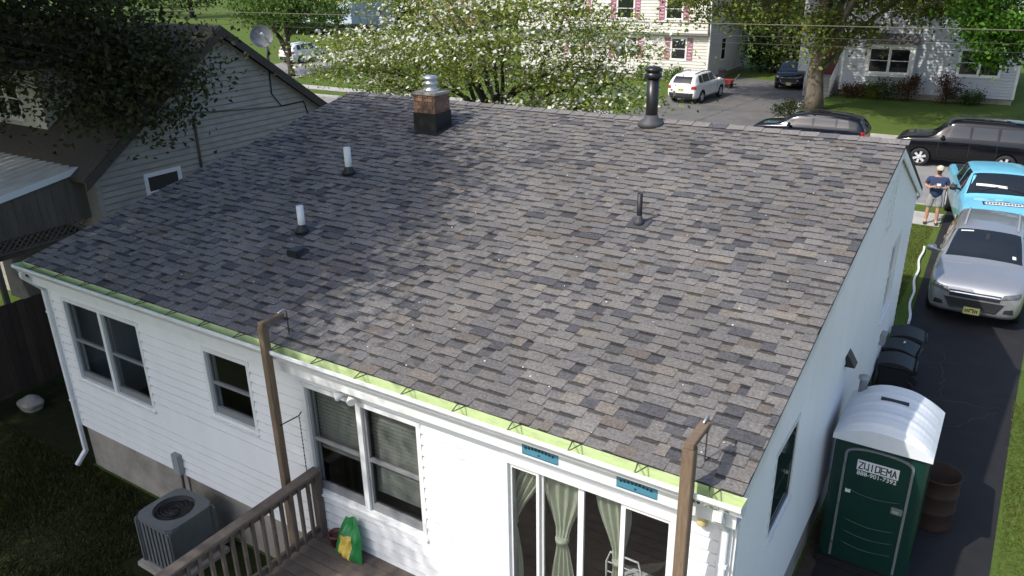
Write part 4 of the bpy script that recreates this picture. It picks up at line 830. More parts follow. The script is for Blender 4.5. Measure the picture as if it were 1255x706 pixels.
# ================================================================== BAG AND POT ON THE DECK, STONE IN THE YARD
M['bag_green'] = mat('bag_green', (.02, .2, .05), .3, .2, 6, .5, 14); M['bag_yellow'] = mat('bag_yellow', (.72, .52, .1), .4, .3, 14, .3, 20, stain=(.28, .2, .03, .7), sscale=9)
bagT = thing('soil_bag', 'green plastic bag with a yellow picture slumped against the white wall on the deck', 'bag', (5.97, .1, DZ))
def pillow(name, w_, h_, d_, m, parent, c, lean, off=0, u_=(0, 1), v_=(0, 1), rough=0.02, seed=3):
    nu, nv = 20, 24; mb = MB(); r_ = random.Random(seed); ph = [r_.uniform(0, 6) for _ in range(6)]
    def S(u, v, sgn):
        a = 2*u-1; t = max(0, 1-abs(a)**3)*(max(0, math.sin(math.pi*min(1, v*1.02+.0)))**.6 if v < 1 else 0); t = t*(1.15-.75*v)
        wr_ = rough*(math.sin(9*u+ph[0]+5*v)+math.sin(15*v+ph[1]+3*u)+.6*math.sin(27*u-11*v+ph[2]))*t
        sx = 1-.6*v**1.6+.03*math.sin(7*v+ph[3]); return Vector((a*w_/2*sx, sgn*(d_/2*t+wr_+off)+lean*v*h_, v*h_*(1+.05*math.sin(5*u+ph[4])*v)))
    for sgn in ((-1, 1) if not off else (-1,)):
        for j in range(nv):
            for i in range(nu):
                uu = [u_[0]+(u_[1]-u_[0])*q/nu for q in (i, i+1)]; vv = [v_[0]+(v_[1]-v_[0])*q/nv for q in (j, j+1)]
                mb.face([Vector(c)+S(uu[0], vv[0], sgn), Vector(c)+S(uu[1], vv[0], sgn), Vector(c)+S(uu[1], vv[1], sgn), Vector(c)+S(uu[0], vv[1], sgn)], 0, None, True)
    return mb.build(name, m, parent, fix=False)
bg_ = pillow('bag', .43, .52, .22, 'bag_green', bagT, (5.97, .06, DZ+.003), .22)
pillow('picture', .43, .52, .22, 'bag_yellow', bg_, (5.97, .06, DZ+.003), .22, .006, (.24, .74), (.12, .64))
pt_ = thing('flower_pot', 'small dark red flower pot behind the green bag on the deck', 'flower pot', (5.68, .17, DZ))
M['terracotta'] = mat('terracotta', (.13, .03, .03), .5, .2, 10)
MB().lathe((5.68, .17, DZ+.001), [(.06, 0), (.085, .13), (.095, .13), (.095, .17), (.08, .17), (.075, .12), (0, .12)], 20).build('pot', 'terracotta', pt_); MB().lathe((5.68, .17, DZ+.121), [(.073, 0), (.03, .02), (0, .022)], 12).build('soil', 'soil', pt_)
mb = MB(); rn = random.Random(2); bm = bmesh.new(); bmesh.ops.create_icosphere(bm, subdivisions=3, radius=.2)
for v in bm.verts: v.co = Vector((v.co.x*1.3, v.co.y, v.co.z*.8))*(1+.14*math.sin(v.co.x*17+1)*math.cos(v.co.y*13)+.06*math.sin(v.co.z*31))
me = bpy.data.meshes.new('garden_stone'); bm.to_mesh(me); bm.free(); me.materials.append(M['concrete']); o = bpy.data.objects.new('garden_stone', me); COL.objects.link(o); o.location = (-2.6, .72, .1); tag(o, 'pale rounded stone lying in the dark shaded yard', 'stone')
# ================================================================== MAN
M['skin'] = mat('skin', (.5, .27, .19), .55, .1, 12); M['shirt'] = mat('shirt', (.025, .042, .1), .9, .15, 20, .3, 60); M['shorts'] = mat('shorts', (.3, .3, .3), .9, .15, 14, .3, 60); M['cap'] = mat('cap', (.55, .5, .38), .9, .08, 12); M['shoe'] = mat('shoe', (.03, .03, .03), .7); M['hair'] = mat('hair', (.05, .035, .025), .9)
def skin(name, pts, edges, m, parent, sub=2, root=0):
    me = bpy.data.meshes.new(name); me.from_pydata([p[:3] for p in pts], edges, []); o = bpy.data.objects.new(name, me); COL.objects.link(o)
    md = o.modifiers.new('sk', 'SKIN'); md.use_smooth_shade = True; md.branch_smoothing = .4
    for k, p in enumerate(pts): me.skin_vertices[0].data[k].radius = (p[3], p[4] if len(p) > 4 else p[3]); me.skin_vertices[0].data[k].use_root = (k == root)
    s2 = o.modifiers.new('ss', 'SUBSURF'); s2.levels = sub; s2.render_levels = sub
    dg = bpy.context.evaluated_depsgraph_get(); nm = bpy.data.meshes.new_from_object(o.evaluated_get(dg)); bpy.data.objects.remove(o); nm.materials.clear(); nm.materials.append(M[m])
    nm.polygons.foreach_set('use_smooth', [True]*len(nm.polygons)); n = bpy.data.objects.new(name, nm); COL.objects.link(n); n.parent = parent; return n
man = thing('person', 'person in navy shirt, grey shorts and pale cap looking down at a handheld controller', 'person')
P_ = [(0, 0, .98, .15, .13), (0, .01, 1.15, .16, .14), (0, .0, 1.36, .17, .13), (0, .0, 1.50, .07, .07), (0, -.02, 1.58, .055, .055), (0, -.04, 1.66, .085, .095), (0, -.04, 1.74, .075, .085),
      (.1, 0, .9, .1, .1), (.13, -.02, .52, .062, .062), (.14, 0, .3, .058, .06), (.14, .01, .1, .042, .045), (.15, -.13, .045, .04, .032),
      (-.1, 0, .9, .1, .1), (-.13, -.0, .52, .062, .062), (-.14, .02, .3, .058, .06), (-.14, .03, .1, .042, .045), (-.16, -.11, .045, .04, .032),
      (.21, 0, 1.42, .07, .07), (.29, .03, 1.16, .052, .052), (.19, -.2, 1.17, .042, .042), (.1, -.28, 1.22, .032, .032),
      (-.21, 0, 1.42, .07, .07), (-.29, .03, 1.16, .052, .052), (-.19, -.2, 1.17, .042, .042), (-.1, -.28, 1.22, .032, .032)]
E_ = [(0, 1), (1, 2), (2, 3), (3, 4), (4, 5), (5, 6), (0, 7), (7, 8), (8, 9), (9, 10), (10, 11), (0, 12), (12, 13), (13, 14), (14, 15), (15, 16), (2, 17), (17, 18), (18, 19), (19, 20), (2, 21), (21, 22), (22, 23), (23, 24)]
for sg_, wi in ((1, 20), (-1, 24)):                       # palm, four fingers of different length, thumb from the side
    b = len(P_); P_.append((sg_*.075, -.31, 1.235, .032, .016)); E_.append((wi, b))
    for k, (dz, ln) in enumerate(((.03, .062), (.012, .07), (-.006, .066), (-.022, .052))):
        i = len(P_); P_ += [(sg_*.055, -.335, 1.235+dz, .0095), (sg_*(.055-ln*.5), -.35, 1.235+dz-.006, .0088), (sg_*(.05-ln*.7), -.332, 1.23+dz-.01, .008)]; E_ += [(b, i), (i, i+1), (i+1, i+2)]
    i = len(P_); P_ += [(sg_*.07, -.30, 1.27, .011), (sg_*.045, -.315, 1.285, .01)]; E_ += [(b, i), (i, i+1)]
body = skin('body', P_, E_, 'skin', man)
bm = bmesh.new(); bm.from_mesh(body.data)                 # nose, ears, brow joined to the head
for (c, sc) in (((0, -.135, 1.665), (.016, .028, .026)), ((.088, -.03, 1.66), (.014, .025, .036)), ((-.088, -.03, 1.66), (.014, .025, .036)), ((0, -.115, 1.605), (.03, .02, .012)), ((.035, -.122, 1.69), (.02, .014, .009)), ((-.035, -.122, 1.69), (.02, .014, .009))):
    bmesh.ops.create_icosphere(bm, subdivisions=2, radius=1, matrix=Matrix.Translation(c) @ Matrix.Diagonal((*sc, 1)))
for f_ in bm.faces: f_.smooth = True
bm.to_mesh(body.data); bm.free()
skin('shirt', [(0, 0, .78, .19, .17), (0, -.015, 1.08, .215, .2), (0, 0, 1.36, .185, .145), (0, 0, 1.47, .1, .09), (.22, 0, 1.42, .085, .085), (.285, .025, 1.22, .078, .078), (-.22, 0, 1.42, .085, .085), (-.285, .025, 1.22, .078, .078)], [(0, 1), (1, 2), (2, 3), (2, 4), (4, 5), (2, 6), (6, 7)], 'shirt', man)
skin('shorts', [(0, 0, 1.08, .16, .14), (0, 0, .92, .17, .15), (.11, 0, .84, .125, .125), (.13, -.01, .5, .105, .105), (-.11, 0, .84, .125, .125), (-.13, 0, .5, .105, .105)], [(0, 1), (1, 2), (2, 3), (1, 4), (4, 5)], 'shorts', man)
cp = MB(); cp.lathe((0, -.035, 1.70), [(.1, 0), (.102, .03), (.09, .075), (.05, .105), (0, .112)], 20); cpo = cp.build('cap', 'cap', man)
mb = MB(); mb.prism([(.085*math.cos(t), -.09-.12*math.sin(t)**.8) for t in [math.pi*k/10 for k in range(11)]], 1.70, 1.712, axis='z'); mb.build('peak', 'cap', cpo)
mb = MB(); mb.tube([(-.06, -.128, 1.672), (-.03, -.137, 1.67), (.03, -.137, 1.67), (.06, -.128, 1.672)], [.012, .02, .02, .012], 8); mb.build('sunglasses', 'shoe', man)
mb = MB(); mb.lathe((0, -.075, 1.59), [(.03, -.03), (.062, 0), (.066, .03), (.05, .045)], 14); mb.build('beard', 'hair', man)
for sg_ in (-1, 1): skin('shoe', [(sg_*.14, .04, .06, .05, .05), (sg_*.15, -.06, .05, .052, .042), (sg_*.158, -.17, .04, .045, .03)], [(0, 1), (1, 2)], 'shoe', man)
man.location = (9.97, 20.5, .014); man.rotation_euler = (0, 0, R(4)); man.scale = (.98,)*3
rc = thing('remote_controller', 'dark remote controller with a white face held in the hands of the person in navy', 'controller', (9.97, 20.5, .014)); rc.rotation_euler = (0, 0, R(4)); rc.scale = (.98,)*3
def loc_build(mb, name, m, parent, **k):
    o = mb.build(name, m, parent, **k); o.matrix_parent_inverse = Matrix.Identity(4); return o
loc_build(MB().box(-.075, .075, -.345, -.265, 1.245, 1.275), 'controller_body', 'car_trim', rc, bevel=.008)
loc_build(MB().box(-.02, .09, -.355, -.348, 1.27, 1.34), 'screen', 'pvc', rc)
# ================================================================== FOLIAGE
def leaf_mat(name, c, tr=.3): M[name] = mat(name, c, .6, .2, 3, attr='tint', trans=tr, spec=.25)
leaf_mat('leaf_dark', (.05, .058, .018), .12); leaf_mat('leaf_lime', (.15, .19, .035)); leaf_mat('leaf_maple', (.085, .2, .02)); leaf_mat('leaf_mid', (.07, .105, .025)); leaf_mat('leaf_dog', (.22, .27, .05)); leaf_mat('leaf_red', (.12, .06, .03)); leaf_mat('petal', (.8, .79, .7), .35); leaf_mat('leaf_fresh', (.1, .17, .03)); leaf_mat('leaf_pine', (.03, .045, .016), .1); leaf_mat('blade', (.09, .125, .028), .2); leaf_mat('blade_shade_dark', (.034, .044, .013), .2)  # the dim yard blades have the tree shade put into their colour
M['bark'] = mat('bark', (.125, .1, .075), .95, .5, 7, 1.0, 14, stretch=(1, 1, .3)); M['bark_dark'] = mat('bark_dark', (.05, .038, .03), .95, .3, 9, .6, 25)
def quads(name, c, n, size, m, parent, rng, up=.4, asp=.6, tint=(.65, 1.3), kind='stuff'):
    """rhombic leaves at points c with normals n"""
    k = len(c); nn = n/np.linalg.norm(n, axis=1, keepdims=True); t = np.cross(nn, rng.normal(size=(k, 3))); t /= np.linalg.norm(t, axis=1, keepdims=True); b = np.cross(nn, t)
    s_ = (size*rng.uniform(.65, 1.3, (k, 1))); bend = nn*s_*.18
    v = np.stack([c-t*s_*.5-bend, c+b*s_*asp*.5, c+t*s_*.5-bend, c-b*s_*asp*.5], 1).reshape(-1, 3)
    me = bpy.data.meshes.new(name); me.vertices.add(4*k); me.vertices.foreach_set('co', v.ravel()); me.loops.add(4*k); me.loops.foreach_set('vertex_index', np.arange(4*k, dtype=np.int32))
    me.polygons.add(k); me.polygons.foreach_set('loop_start', np.arange(0, 4*k, 4, dtype=np.int32)); me.update(calc_edges=True)
    at = me.color_attributes.new('tint', 'FLOAT_COLOR', 'CORNER'); g = rng.uniform(*tint, (k, 1)); h = rng.normal(0, .02 if m == 'petal' else .1, (k, 1)); col = np.concatenate([g*(1+h), g, g*(1-h*.6), np.ones((k, 1))], 1); at.data.foreach_set('color', np.repeat(col, 4, 0).astype(np.float32).ravel())
    me.materials.append(M[m]); o = bpy.data.objects.new(name, me); COL.objects.link(o)
    if parent is not None:
        o.parent = parent
        if parent.type == 'EMPTY': o.matrix_parent_inverse = Matrix.Translation(-parent.location)
    if kind: o['kind'] = kind
    return o
def in_blob(rng, n, ctr, rad, shell=.5):
    d = rng.normal(size=(n, 3)); d /= np.linalg.norm(d, axis=1, keepdims=True); r_ = (shell+(1-shell)*rng.random((n, 1)))**(.6)
    return np.array(ctr)+d*r_*np.array(rad)
def tree(name, label, base, th, tr_, blobs, m, leaf, seed, clump=(.45, .45, .3), per=60, limbs=9, bark='bark', group=None, flowers=0, up=.5, twigs=True, cat='tree', tint=(.6, 1.35), lean=(0, 0), shell=.45, asp=.6):
    rng = np.random.default_rng(seed); rn = random.Random(seed); t = thing(name, label, cat, base, group); bx, by, bz = base
    top = (bx+lean[0], by+lean[1], bz+th); tk = MB(); n = 8
    pl = [(bx+lean[0]*(k/n)**1.5+rn.uniform(-.06, .06)*tr_*3*(k > 0), by+lean[1]*(k/n)**1.5+rn.uniform(-.06, .06)*tr_*3*(k > 0), bz-.1+(th+.1)*k/n) for k in range(n+1)]
    tk.tube(pl, [tr_*(1.45 if k == 0 else 1.1-.55*k/n) for k in range(n+1)], 12)
    cl = np.concatenate([in_blob(rng, b[2], b[0], b[1], shell) for b in blobs]); wsum = [b[2] for b in blobs]; samples = []
    for k in range(limbs):
        b = rn.choices(blobs, wsum)[0]; tgt = in_blob(rng, 1, b[0], [q*.75 for q in b[1]], .3)[0]; j = rn.randint(n//3, n); p0 = np.array(pl[j]); r0_ = tr_*(.55-.2*j/n); pts = []
        for q in range(8):
            f_ = q/7; p = p0*(1-f_)+tgt*f_; p = p+np.array([0, 0, math.sin(f_*math.pi)*.12*np.linalg.norm(tgt-p0)])+rng.normal(0, .05, 3)*np.linalg.norm(tgt-p0)*.35*(0 < f_ < 1); pts.append(p)
        tk.tube(pts, [max(.012, r0_*(1-.85*q/7)) for q in range(8)], 7); samples += pts[2:]
    samples = np.array(samples+[np.array(p) for p in pl[n//2:]])
    if twigs:
        for c in cl:
            d = np.linalg.norm(samples-c, axis=1); p = samples[d.argmin()]; mid = (p+c)/2+rng.normal(0, .08, 3)
            tk.tube([p, mid, c], [max(.008, tr_*.06), max(.006, tr_*.04), .004], 4, caps=False)
    tk.build('trunk', bark, t, fix=False)
    cc = np.repeat(cl, per, 0); sc = np.repeat(rng.uniform(.6, 1.35, (len(cl), 1)), per, 0); pos = cc+rng.normal(size=cc.shape)*np.array(clump)*sc; nr = rng.normal(size=cc.shape)+np.array([0, 0, up])
    quads('crown', pos, nr, leaf, m, t, rng, tint=tint, asp=asp)
    if flowers:
        fc = np.repeat(cl, flowers, 0); dens = np.repeat(np.where(rng.random(len(cl)) < .45, rng.uniform(.5, 1, len(cl)), .08), flowers); sel = rng.random(len(fc)) < dens; fc = fc[sel]; fp = fc+rng.normal(size=fc.shape)*np.array(clump)*[1., 1., .5]+[0, 0, clump[2]*.9]
        fn = rng.normal(size=fp.shape)*.55+np.array([-.1, -.35, 1.0]); quads('blossom', fp, fn, leaf*.95, 'petal', t, rng, tint=(.85, 1.15), asp=1.0)
    return t
tree('dogwood_tree', 'spreading tree in white blossom with lime green leaves behind the roof ridge', (-1.6, 15.2, 0), 3.6, .2,
     [((-2.3, 15.0, 5.6), (5.6, 3.6, 2.4), 170), ((-6.3, 15.2, 4.3), (2.2, 2.4, 1.0), 36), ((1.5, 14.6, 4.0), (1.9, 2.0, 1.1), 34)], 'leaf_dog', .11, 4, (.75, .75, .1), 130, 18, 'bark_dark', flowers=70, up=1.4, shell=.15)
tree('shade_tree', 'big dark leafy tree whose low branches hang before the neighbouring gable', (-6.5, -3.2, 0), 7.5, .42,
     [((-2.9, -4.0, 10.2), (5.2, 5.8, 2.6), 760), ((-8.5, -.5, 10), (4.6, 4.6, 2.4), 260), ((-.2, -6.8, 9.8), (3.0, 2.6, 1.5), 130), ((-6.8, 4.0, 6.9), (2.7, 2.4, 1.7), 70), ((-9.8, 3.6, 6.2), (2.8, 2.4, 2.2), 50), ((-4.6, 5.2, 5.7), (1.0, 1.2, .7), 12), ((-4.4, 4.3, 4.9), (.7, .8, .6), 8), ((-3.5, 4.8, 4.7), (.3, .6, .4), 3), ((-3.5, 5.6, 5.5), (.3, .6, .3), 3)], 'leaf_dark', .125, 7, (.55, .55, .35), 220, 18, 'bark_dark', up=.4)
tree('street_tree', 'tall broad tree with a thick pale trunk beside the far driveway', (2.29, 39.0, 0), 7.5, .42,
     [((6.6, 39.2, 6.2), (4.2, 2.8, 1.6), 120), ((-2.2, 39.4, 6.0), (4.2, 2.8, 2.0), 120), ((2.2, 39, 8.6), (7.5, 5, 2.0), 340), ((5.5, 33.2, 8.8), (5, 3.4, 1.6), 150), ((2.4, 37.6, 3.9), (.9, .6, 1.0), 14), ((3.6, 38.6, 4.2), (1.4, 1.0, .7), 16)], 'leaf_lime', .22, 12, (.5, .5, .3), 55, 14, 'bark', up=.6)  # crown part over the street is out of view, added to shade the far lawn
tree('maple_tree', 'bright green maple reaching in before the shaded grey house', (14.2, 35.4, 0), 4.5, .24,
     [((11.2, 35.4, 5.2), (2.6, 2.2, 1.6), 110), ((10.2, 35.2, 3.9), (1.3, 1.2, .9), 34), ((14.5, 35.4, 6), (3.4, 3, 2.4), 80)], 'leaf_maple', .2, 21, (.38, .38, .22), 75, 9, 'bark_dark', up=.8)
tree('lawn_tree', 'bright leafy tree with a slim dark trunk beside the white car beyond the dish', (-34.6, 36.8, 0), 4.8, .22,
     [((-36.2, 37.2, 5.0), (3.0, 2.6, 1.8), 80), ((-33.2, 37, 4.9), (2.2, 2, 1.4), 50)], 'leaf_fresh', .26, 31, (.5, .5, .35), 55, 9, 'bark_dark', up=.5)
q = gp(414, 50)
tree('young_tree', 'small young tree with two thin pale stems on the far lawn', (q[0], q[1], 0), 3.0, .08, [((q[0], q[1], 3.2), (1.5, 1.5, 1.5), 40)], 'leaf_fresh', .25, 33, (.35, .35, .3), 40, 5, 'bark', up=.5)
# shrubs and trees closing the view behind the drive and the houses
for k, (x, y, z, rx, rz, mm, lb) in enumerate([(-3.6, 53.5, 2.6, 2.2, 2.6, 'leaf_mid', 'dense green tree closing the back of the far driveway'), (-.4, 51.5, 2.0, 1.9, 2.2, 'leaf_pine', 'dark evergreen at the back of the far driveway beside the grey house'), (-1.5, 58, 5, 4.5, 3.5, 'leaf_mid', 'tall tree behind the far driveway between the two houses')]):
    tree('back_tree', lb, (x, y, 0), z+.5, .18, [((x, y, z), (rx, rx*.8, rz), 80)], mm, .26, 40+k, (.45, .45, .4), 60, 6, 'bark_dark', group='trees behind the far driveway')
rr = random.Random(8)
for k in range(15):
    x = -150+k*13+rr.uniform(-4, 4); y = 88+rr.uniform(-8, 20)+(20 if x > -40 else 0); r_ = rr.uniform(5, 7.5)
    mm = rr.choice(['leaf_mid', 'leaf_mid', 'leaf_pine', 'leaf_fresh'])
    tree('background_tree', {'leaf_mid': 'mid green leafy tree in the row beyond the farthest houses', 'leaf_pine': 'very dark green tree in the row beyond the farthest houses', 'leaf_fresh': 'fresh light green tree in the row beyond the farthest houses'}[mm], (x, y, 0), r_*1.1, .35, [((x, y, r_*1.05), (r_, r_*.8, r_*.95), 110)], mm, .55, 60+k, (.9, .9, .8), 36, 7, 'bark_dark', group='trees beyond the farthest houses', twigs=False)
# ================================================================== NEIGHBOUR ON THE LEFT
M['neigh_siding'] = mat('neigh_siding', (.34, .315, .275), .7, .08, 4, .1, 30, stain=(.2, .185, .15, .7), sscale=1.5, stretch=(1, 1, 2))
M['neigh_roof'] = mat('neigh_roof', (.07, .06, .05), .95, .3, 20, .6, 40, stain=(.1, .085, .06, .6)); M['weathered'] = mat('weathered', (.12, .105, .085), .9, .25, 6, .3, 30, stretch=(1, 1, .2), stain=(.09, .08, .06, .6), sscale=2)
M['metal_roof'] = mat('metal_roof', (.62, .6, .54), .5, .12, 6, stain=(.3, .27, .2, .6), sscale=3)
NX, NY0, NY1, NPY, NE, NP = -4.0, 3.54, 10.45, 7.0, 3.68, 6.14; nsl = (NP-NE)/(NPY-NY0)
nb = thing('house', 'weathered grey sided neighbouring house with a steep gable and satellite dish', 'house', (-8.5, 7, 0))
mb = MB(); mb.prism([(NY0, 0), (NY1, 0), (NY1, NE-.06), (NPY, NP-.1), (NY0, NE-.06)], NX-10, NX, axis='x'); mb.build('wall', 'neigh_siding', nb)
gfr = Frame((NX, 0, 0), (0, 1, 0), (1, 0, 0))
def nlim(v): return (NY0+.1 if v < NE-.1 else NY0+.1+(v-NE+.1)/nsl, NY1-.1 if v < NE-.1 else NY1-.1-(v-NE+.1)/nsl)
a, b = xp(178, 215, NX), xp(218, 208, NX); NW = (a[1], b[1], 2.55, 3.28)
siding(gfr, NY0, NY1, .4, NP, [(NW[0]-.06, NW[1]+.06, NW[2]-.06, NW[3]+.06)], .132, nb, 'neigh_siding', lim=nlim, proud=.03, groove=.03)
window(gfr, NW, nb, 1, glass='glass_dark', grey=False, real=False, casing=.06)
for u in (NY0, NY1-.1): mb = MB(); gfr.box(mb, u, u+.1, .3, NE-.12, .001, .03); mb.build('corner_trim', 'neigh_siding', nb)
for s_, (ya, yb) in ((1, (NY0, NPY)), (-1, (NY1, NPY))):
    e = -s_*.3; mb = MB(); za = NE-.3*nsl
    mb.prism([(ya+e, za+.0), (yb, NP), (yb, NP+.09), (ya+e, za+.09)], NX-10.3, NX+.22, axis='x'); rfo = mb.build('roof', 'neigh_roof', nb)
    mb = MB(); mb.prism([(ya+e, za-.15), (yb, NP-.15), (yb, NP+.06), (ya+e, za+.06)], NX+.221, NX+.25, axis='x'); mb.build('rake_board', 'neigh_roof', nb)
# front shingle courses on the slope we see (relief)
# dormer facing the back, sunlit through the leaves
dm = MB(); dm.box(-9.2, -6.4, 4.1, 6.4, 3.8, 5.45); dm.build('dormer', 'metal_roof', nb); dfr = Frame((0, 4.1, 0), (1, 0, 0), (0, -1, 0)); window(dfr, (-8.4, -7.3, 4.35, 5.2), nb, 2, glass='glass_dark', grey=False, real=False)
mb = MB(); mb.prism([(3.9, 5.45), (6.6, 5.75), (6.6, 5.85), (3.9, 5.55)], -9.4, -6.2, axis='x'); mb.build('dormer_roof', 'neigh_roof', nb)
# cable and conduit on the gable
c1 = [xp(*p, NX+.05) for p in ((330, 88), (333, 115), (345, 130), (372, 124), (378, 140))]; MB().tube(c1, .016, 6).build('cable', 'black_plastic', nb)
c2 = [xp(*p, NX+.05) for p in ((345, 130), (290, 135), (240, 138), (238, 148), (247, 205))]; MB().tube(c2, [.012, .012, .02, .03, .03], 6).build('conduit', 'weathered', nb)
a = xp(330, 84, NX+.1); b = xp(320, 46, NX+.1); ds = thing('satellite_dish', 'round grey satellite dish on a bent arm at the gable edge', 'satellite dish', (a[0], a[1], a[2]))
MB().tube([a, (a[0], a[1]+.02, b[2]-.25), (b[0], b[1], b[2])], .035, 8).build('mast', 'alu_grey', ds)
c = Vector(b)+Vector((.08, -.05, .02)); n_ = Vector((.72, -.62, .32)).normalized(); mb = MB(); u_ = n_.orthogonal().normalized(); v_ = n_.cross(u_); prof = [(0, 0), (.1, .008), (.19, .03), (.26, .06), (.265, .055), (.19, .015), (0, -.02)]; P = []
for r_, h_ in prof: P.append([c+u_*math.cos(t*math.pi/12)*r_+v_*math.sin(t*math.pi/12)*r_+n_*h_ for t in range(24)])
for r1, r2 in zip(P, P[1:]):
    for t in range(24): mb.face([r1[t], r1[(t+1) % 24], r2[(t+1) % 24], r2[t]], 0, None, True)
M['dish'] = mat('dish', (.16, .165, .17), .6, .1, 8); mb.build('reflector', 'dish', ds, fix=False); MB().tube([c-v_*.2+n_*.03, c-v_*.12+n_*.3, c+n_*.36], [.014, .014, .03], 8).build('feed_arm', 'pvc', ds)
# rear porch with metal roof, board wall and lattice skirt
pc = thing('porch', 'grey porch with ribbed metal roof and lattice under its wall', 'porch', (-6, 1.7, 0))
px1, py0, py1 = -4.35, -.6, 3.52
for k in range(16):
    x = px1-.0-k*.28; mb = MB(); mb.hexa([(x-.25, py0-.2, 3.0), (x+.02, py0-.2, 3.0), (x+.02, py1, 3.66), (x-.25, py1, 3.66), (x-.25, py0-.2, 3.04), (x+.0, py0-.2, 3.06), (x+.0, py1, 3.72), (x-.25, py1, 3.70)]); mb.build('roof_panel', 'metal_roof', pc)
mb = MB(); mb.hexa([(px1+.022, py0-.22, 2.94), (px1+.05, py0-.22, 2.94), (px1+.05, py1, 3.6), (px1+.022, py1, 3.6), (px1+.022, py0-.22, 3.06), (px1+.05, py0-.22, 3.06), (px1+.05, py1, 3.72), (px1+.022, py1, 3.72)]); mb.build('roof_edge', 'white_trim', pc)
y = py0
while y < py1-.02:
    zt = 2.96+(y-py0)*.16; MB().box(px1-.06, px1-.03+rr.uniform(0, .008), y, y+.145, 2.66, zt).build('wall_board', 'weathered', pc); y += .15
for z0_ in (2.62, 2.34): MB().box(px1-.06, px1-.01, py0, py1, z0_, z0_+.04).build('lattice_rail', 'weathered', pc)
for sg_ in (-1, 1):
    y = py0-.3
    while y < py1:
        ya, yb = (y, y+.24) if sg_ > 0 else (y+.24, y)
        if y >= py0 and y+.24 <= py1:
            xx = px1-.045+.012*sg_; mb = MB(); mb.hexa([(xx-.005, ya-.018, 2.38), (xx+.005, ya-.018, 2.38), (xx+.005, ya+.018, 2.38), (xx-.005, ya+.018, 2.38), (xx-.005, yb-.018, 2.62), (xx+.005, yb-.018, 2.62), (xx+.005, yb+.018, 2.62), (xx-.005, yb+.018, 2.62)]); mb.build('lattice_slat', 'weathered', pc)
        y += .12
for yy in (py0+.05, 1.5, py1-.15): MB().box(px1-.12, px1-.03, yy, yy+.09, 0, 2.34).build('post', 'weathered', pc)
MB().box(-8.6, px1-.15, py0+.1, py1-.05, 2.2, 2.3).build('floor', 'weathered', pc)
MB().box(-8.6, px1-.13, py1-.12, py1-.02, 0, 2.19).build('back_wall', 'deck_felt', pc)
# board fence between the yards
fn_ = thing('fence', 'dark brown board fence along the shaded back yard', 'fence', (-3.4, -2, 0)); M['fence'] = mat('fence', (.05, .034, .024), .9, .3, 8, .3, 30, stretch=(1, 1, .2), objvar=.25); y = -6
while y < 3.3: MB().box(-3.42, -3.395+rr.uniform(0, .008), y, y+.14, .03, 1.75+rr.uniform(-.02, .02)).build('board', 'fence', fn_); y += .148
for z in (.4, 1.4): MB().box(-3.47, -3.425, -6, 3.3, z, z+.09).build('rail', 'fence', fn_)
# ================================================================== HOUSES ACROSS THE STREET
M['cream'] = mat('cream', (.62, .6, .55), .6, .06, 2, stain=(.45, .43, .38, .4), sscale=.8); M['pale_grey'] = mat('pale_grey', (.52, .54, .58), .6, .05, 2, stain=(.42, .43, .46, .4), sscale=.8); M['pale_blue'] = mat('pale_blue', (.45, .52, .62), .6, .05, 2)
M['pink'] = mat('pink', (.36, .13, .2), .6, .1, 8); M['red_door'] = mat('red_door', (.13, .02, .018), .45, .1, 6); M['stone_step'] = mat('stone_step', (.32, .3, .27), .9, .15, 6); M['roof_far'] = mat('roof_far', (.1, .09, .085), .95, .3, 6); M['brick_far'] = mat('brick_far', (.2, .09, .06), .9, .2, 6)
def shutter(fr, u0_, u1_, v0_, v1_, parent):
    mb = MB(); fr.box(mb, u0_, u1_, v0_, v1_, .015, .035)
    for a, b in ((u0_, u0_+.05), (u1_-.05, u1_)): fr.box(mb, a, b, v0_, v1_, .0355, .05)
    for z in (v0_, (v0_+v1_)/2-.03, v1_-.06): fr.box(mb, u0_+.05, u1_-.05, z, z+.06, .0355, .05)
    mb.build('shutter', 'pink', parent)
# house with pink shutters
hm = thing('house', 'cream two storey house with pink shutters beyond the street', 'house', (-13, 51, 0)); fy = 46.5; x0, x1 = -20.5, -6.22
MB().box(x0, x1, fy, fy+8.5, .3, 3.05).build('wall', 'cream', hm); MB().box(x0-.02, x1+.02, fy-.36, fy+8.5, 3.05, 6.0).build('upper_wall', 'cream', hm); MB().box(x0+.04, x1-.04, fy+.04, fy+8.4, -.1, .3).build('foundation', 'concrete', hm)
f1 = Frame((0, fy, 0), (1, 0, 0), (0, -1, 0)); f2 = Frame((0, fy-.36, 0), (1, 0, 0), (0, -1, 0)); fs = Frame((x1, 0, 0), (0, 1, 0), (1, 0, 0))
g1 = [(-8.75, -7.75, 1.4, 2.72), (-12.8, -11.25, 1.4, 2.72), (-16.4, -15.2, 1.4, 2.72)]; g2 = [(-9.1, -8.0, 3.95, 5.2), (-12.6, -11.4, 3.95, 5.2), (-16.3, -15.1, 3.95, 5.2)]
siding(f1, x0, x1, .3, 3.0, [(a-.07, b+.07, c-.07, d+.07) for a, b, c, d in g1], .2, hm, 'cream', single=False, proud=.03); siding(f2, x0, x1, 3.1, 6.0, [(a-.07, b+.07, c-.07, d+.07) for a, b, c, d in g2], .2, hm, 'cream', single=False, proud=.03)
siding(fs, fy, fy+8.5, .3, 3.02, [], .2, hm, 'cream', single=False, proud=.03)
for k, (a, b, c, d) in enumerate(g1+g2):
    fr = f1 if k < 3 else f2; window(fr, (a, b, c, d), hm, 2 if b-a > 1.3 else 1, glass='glass_dark', grey=False, real=False, casing=.07)
    shutter(fr, a-.48, a-.09, c-.05, d+.05, hm); shutter(fr, b+.09, b+.48, c-.05, d+.05, hm)
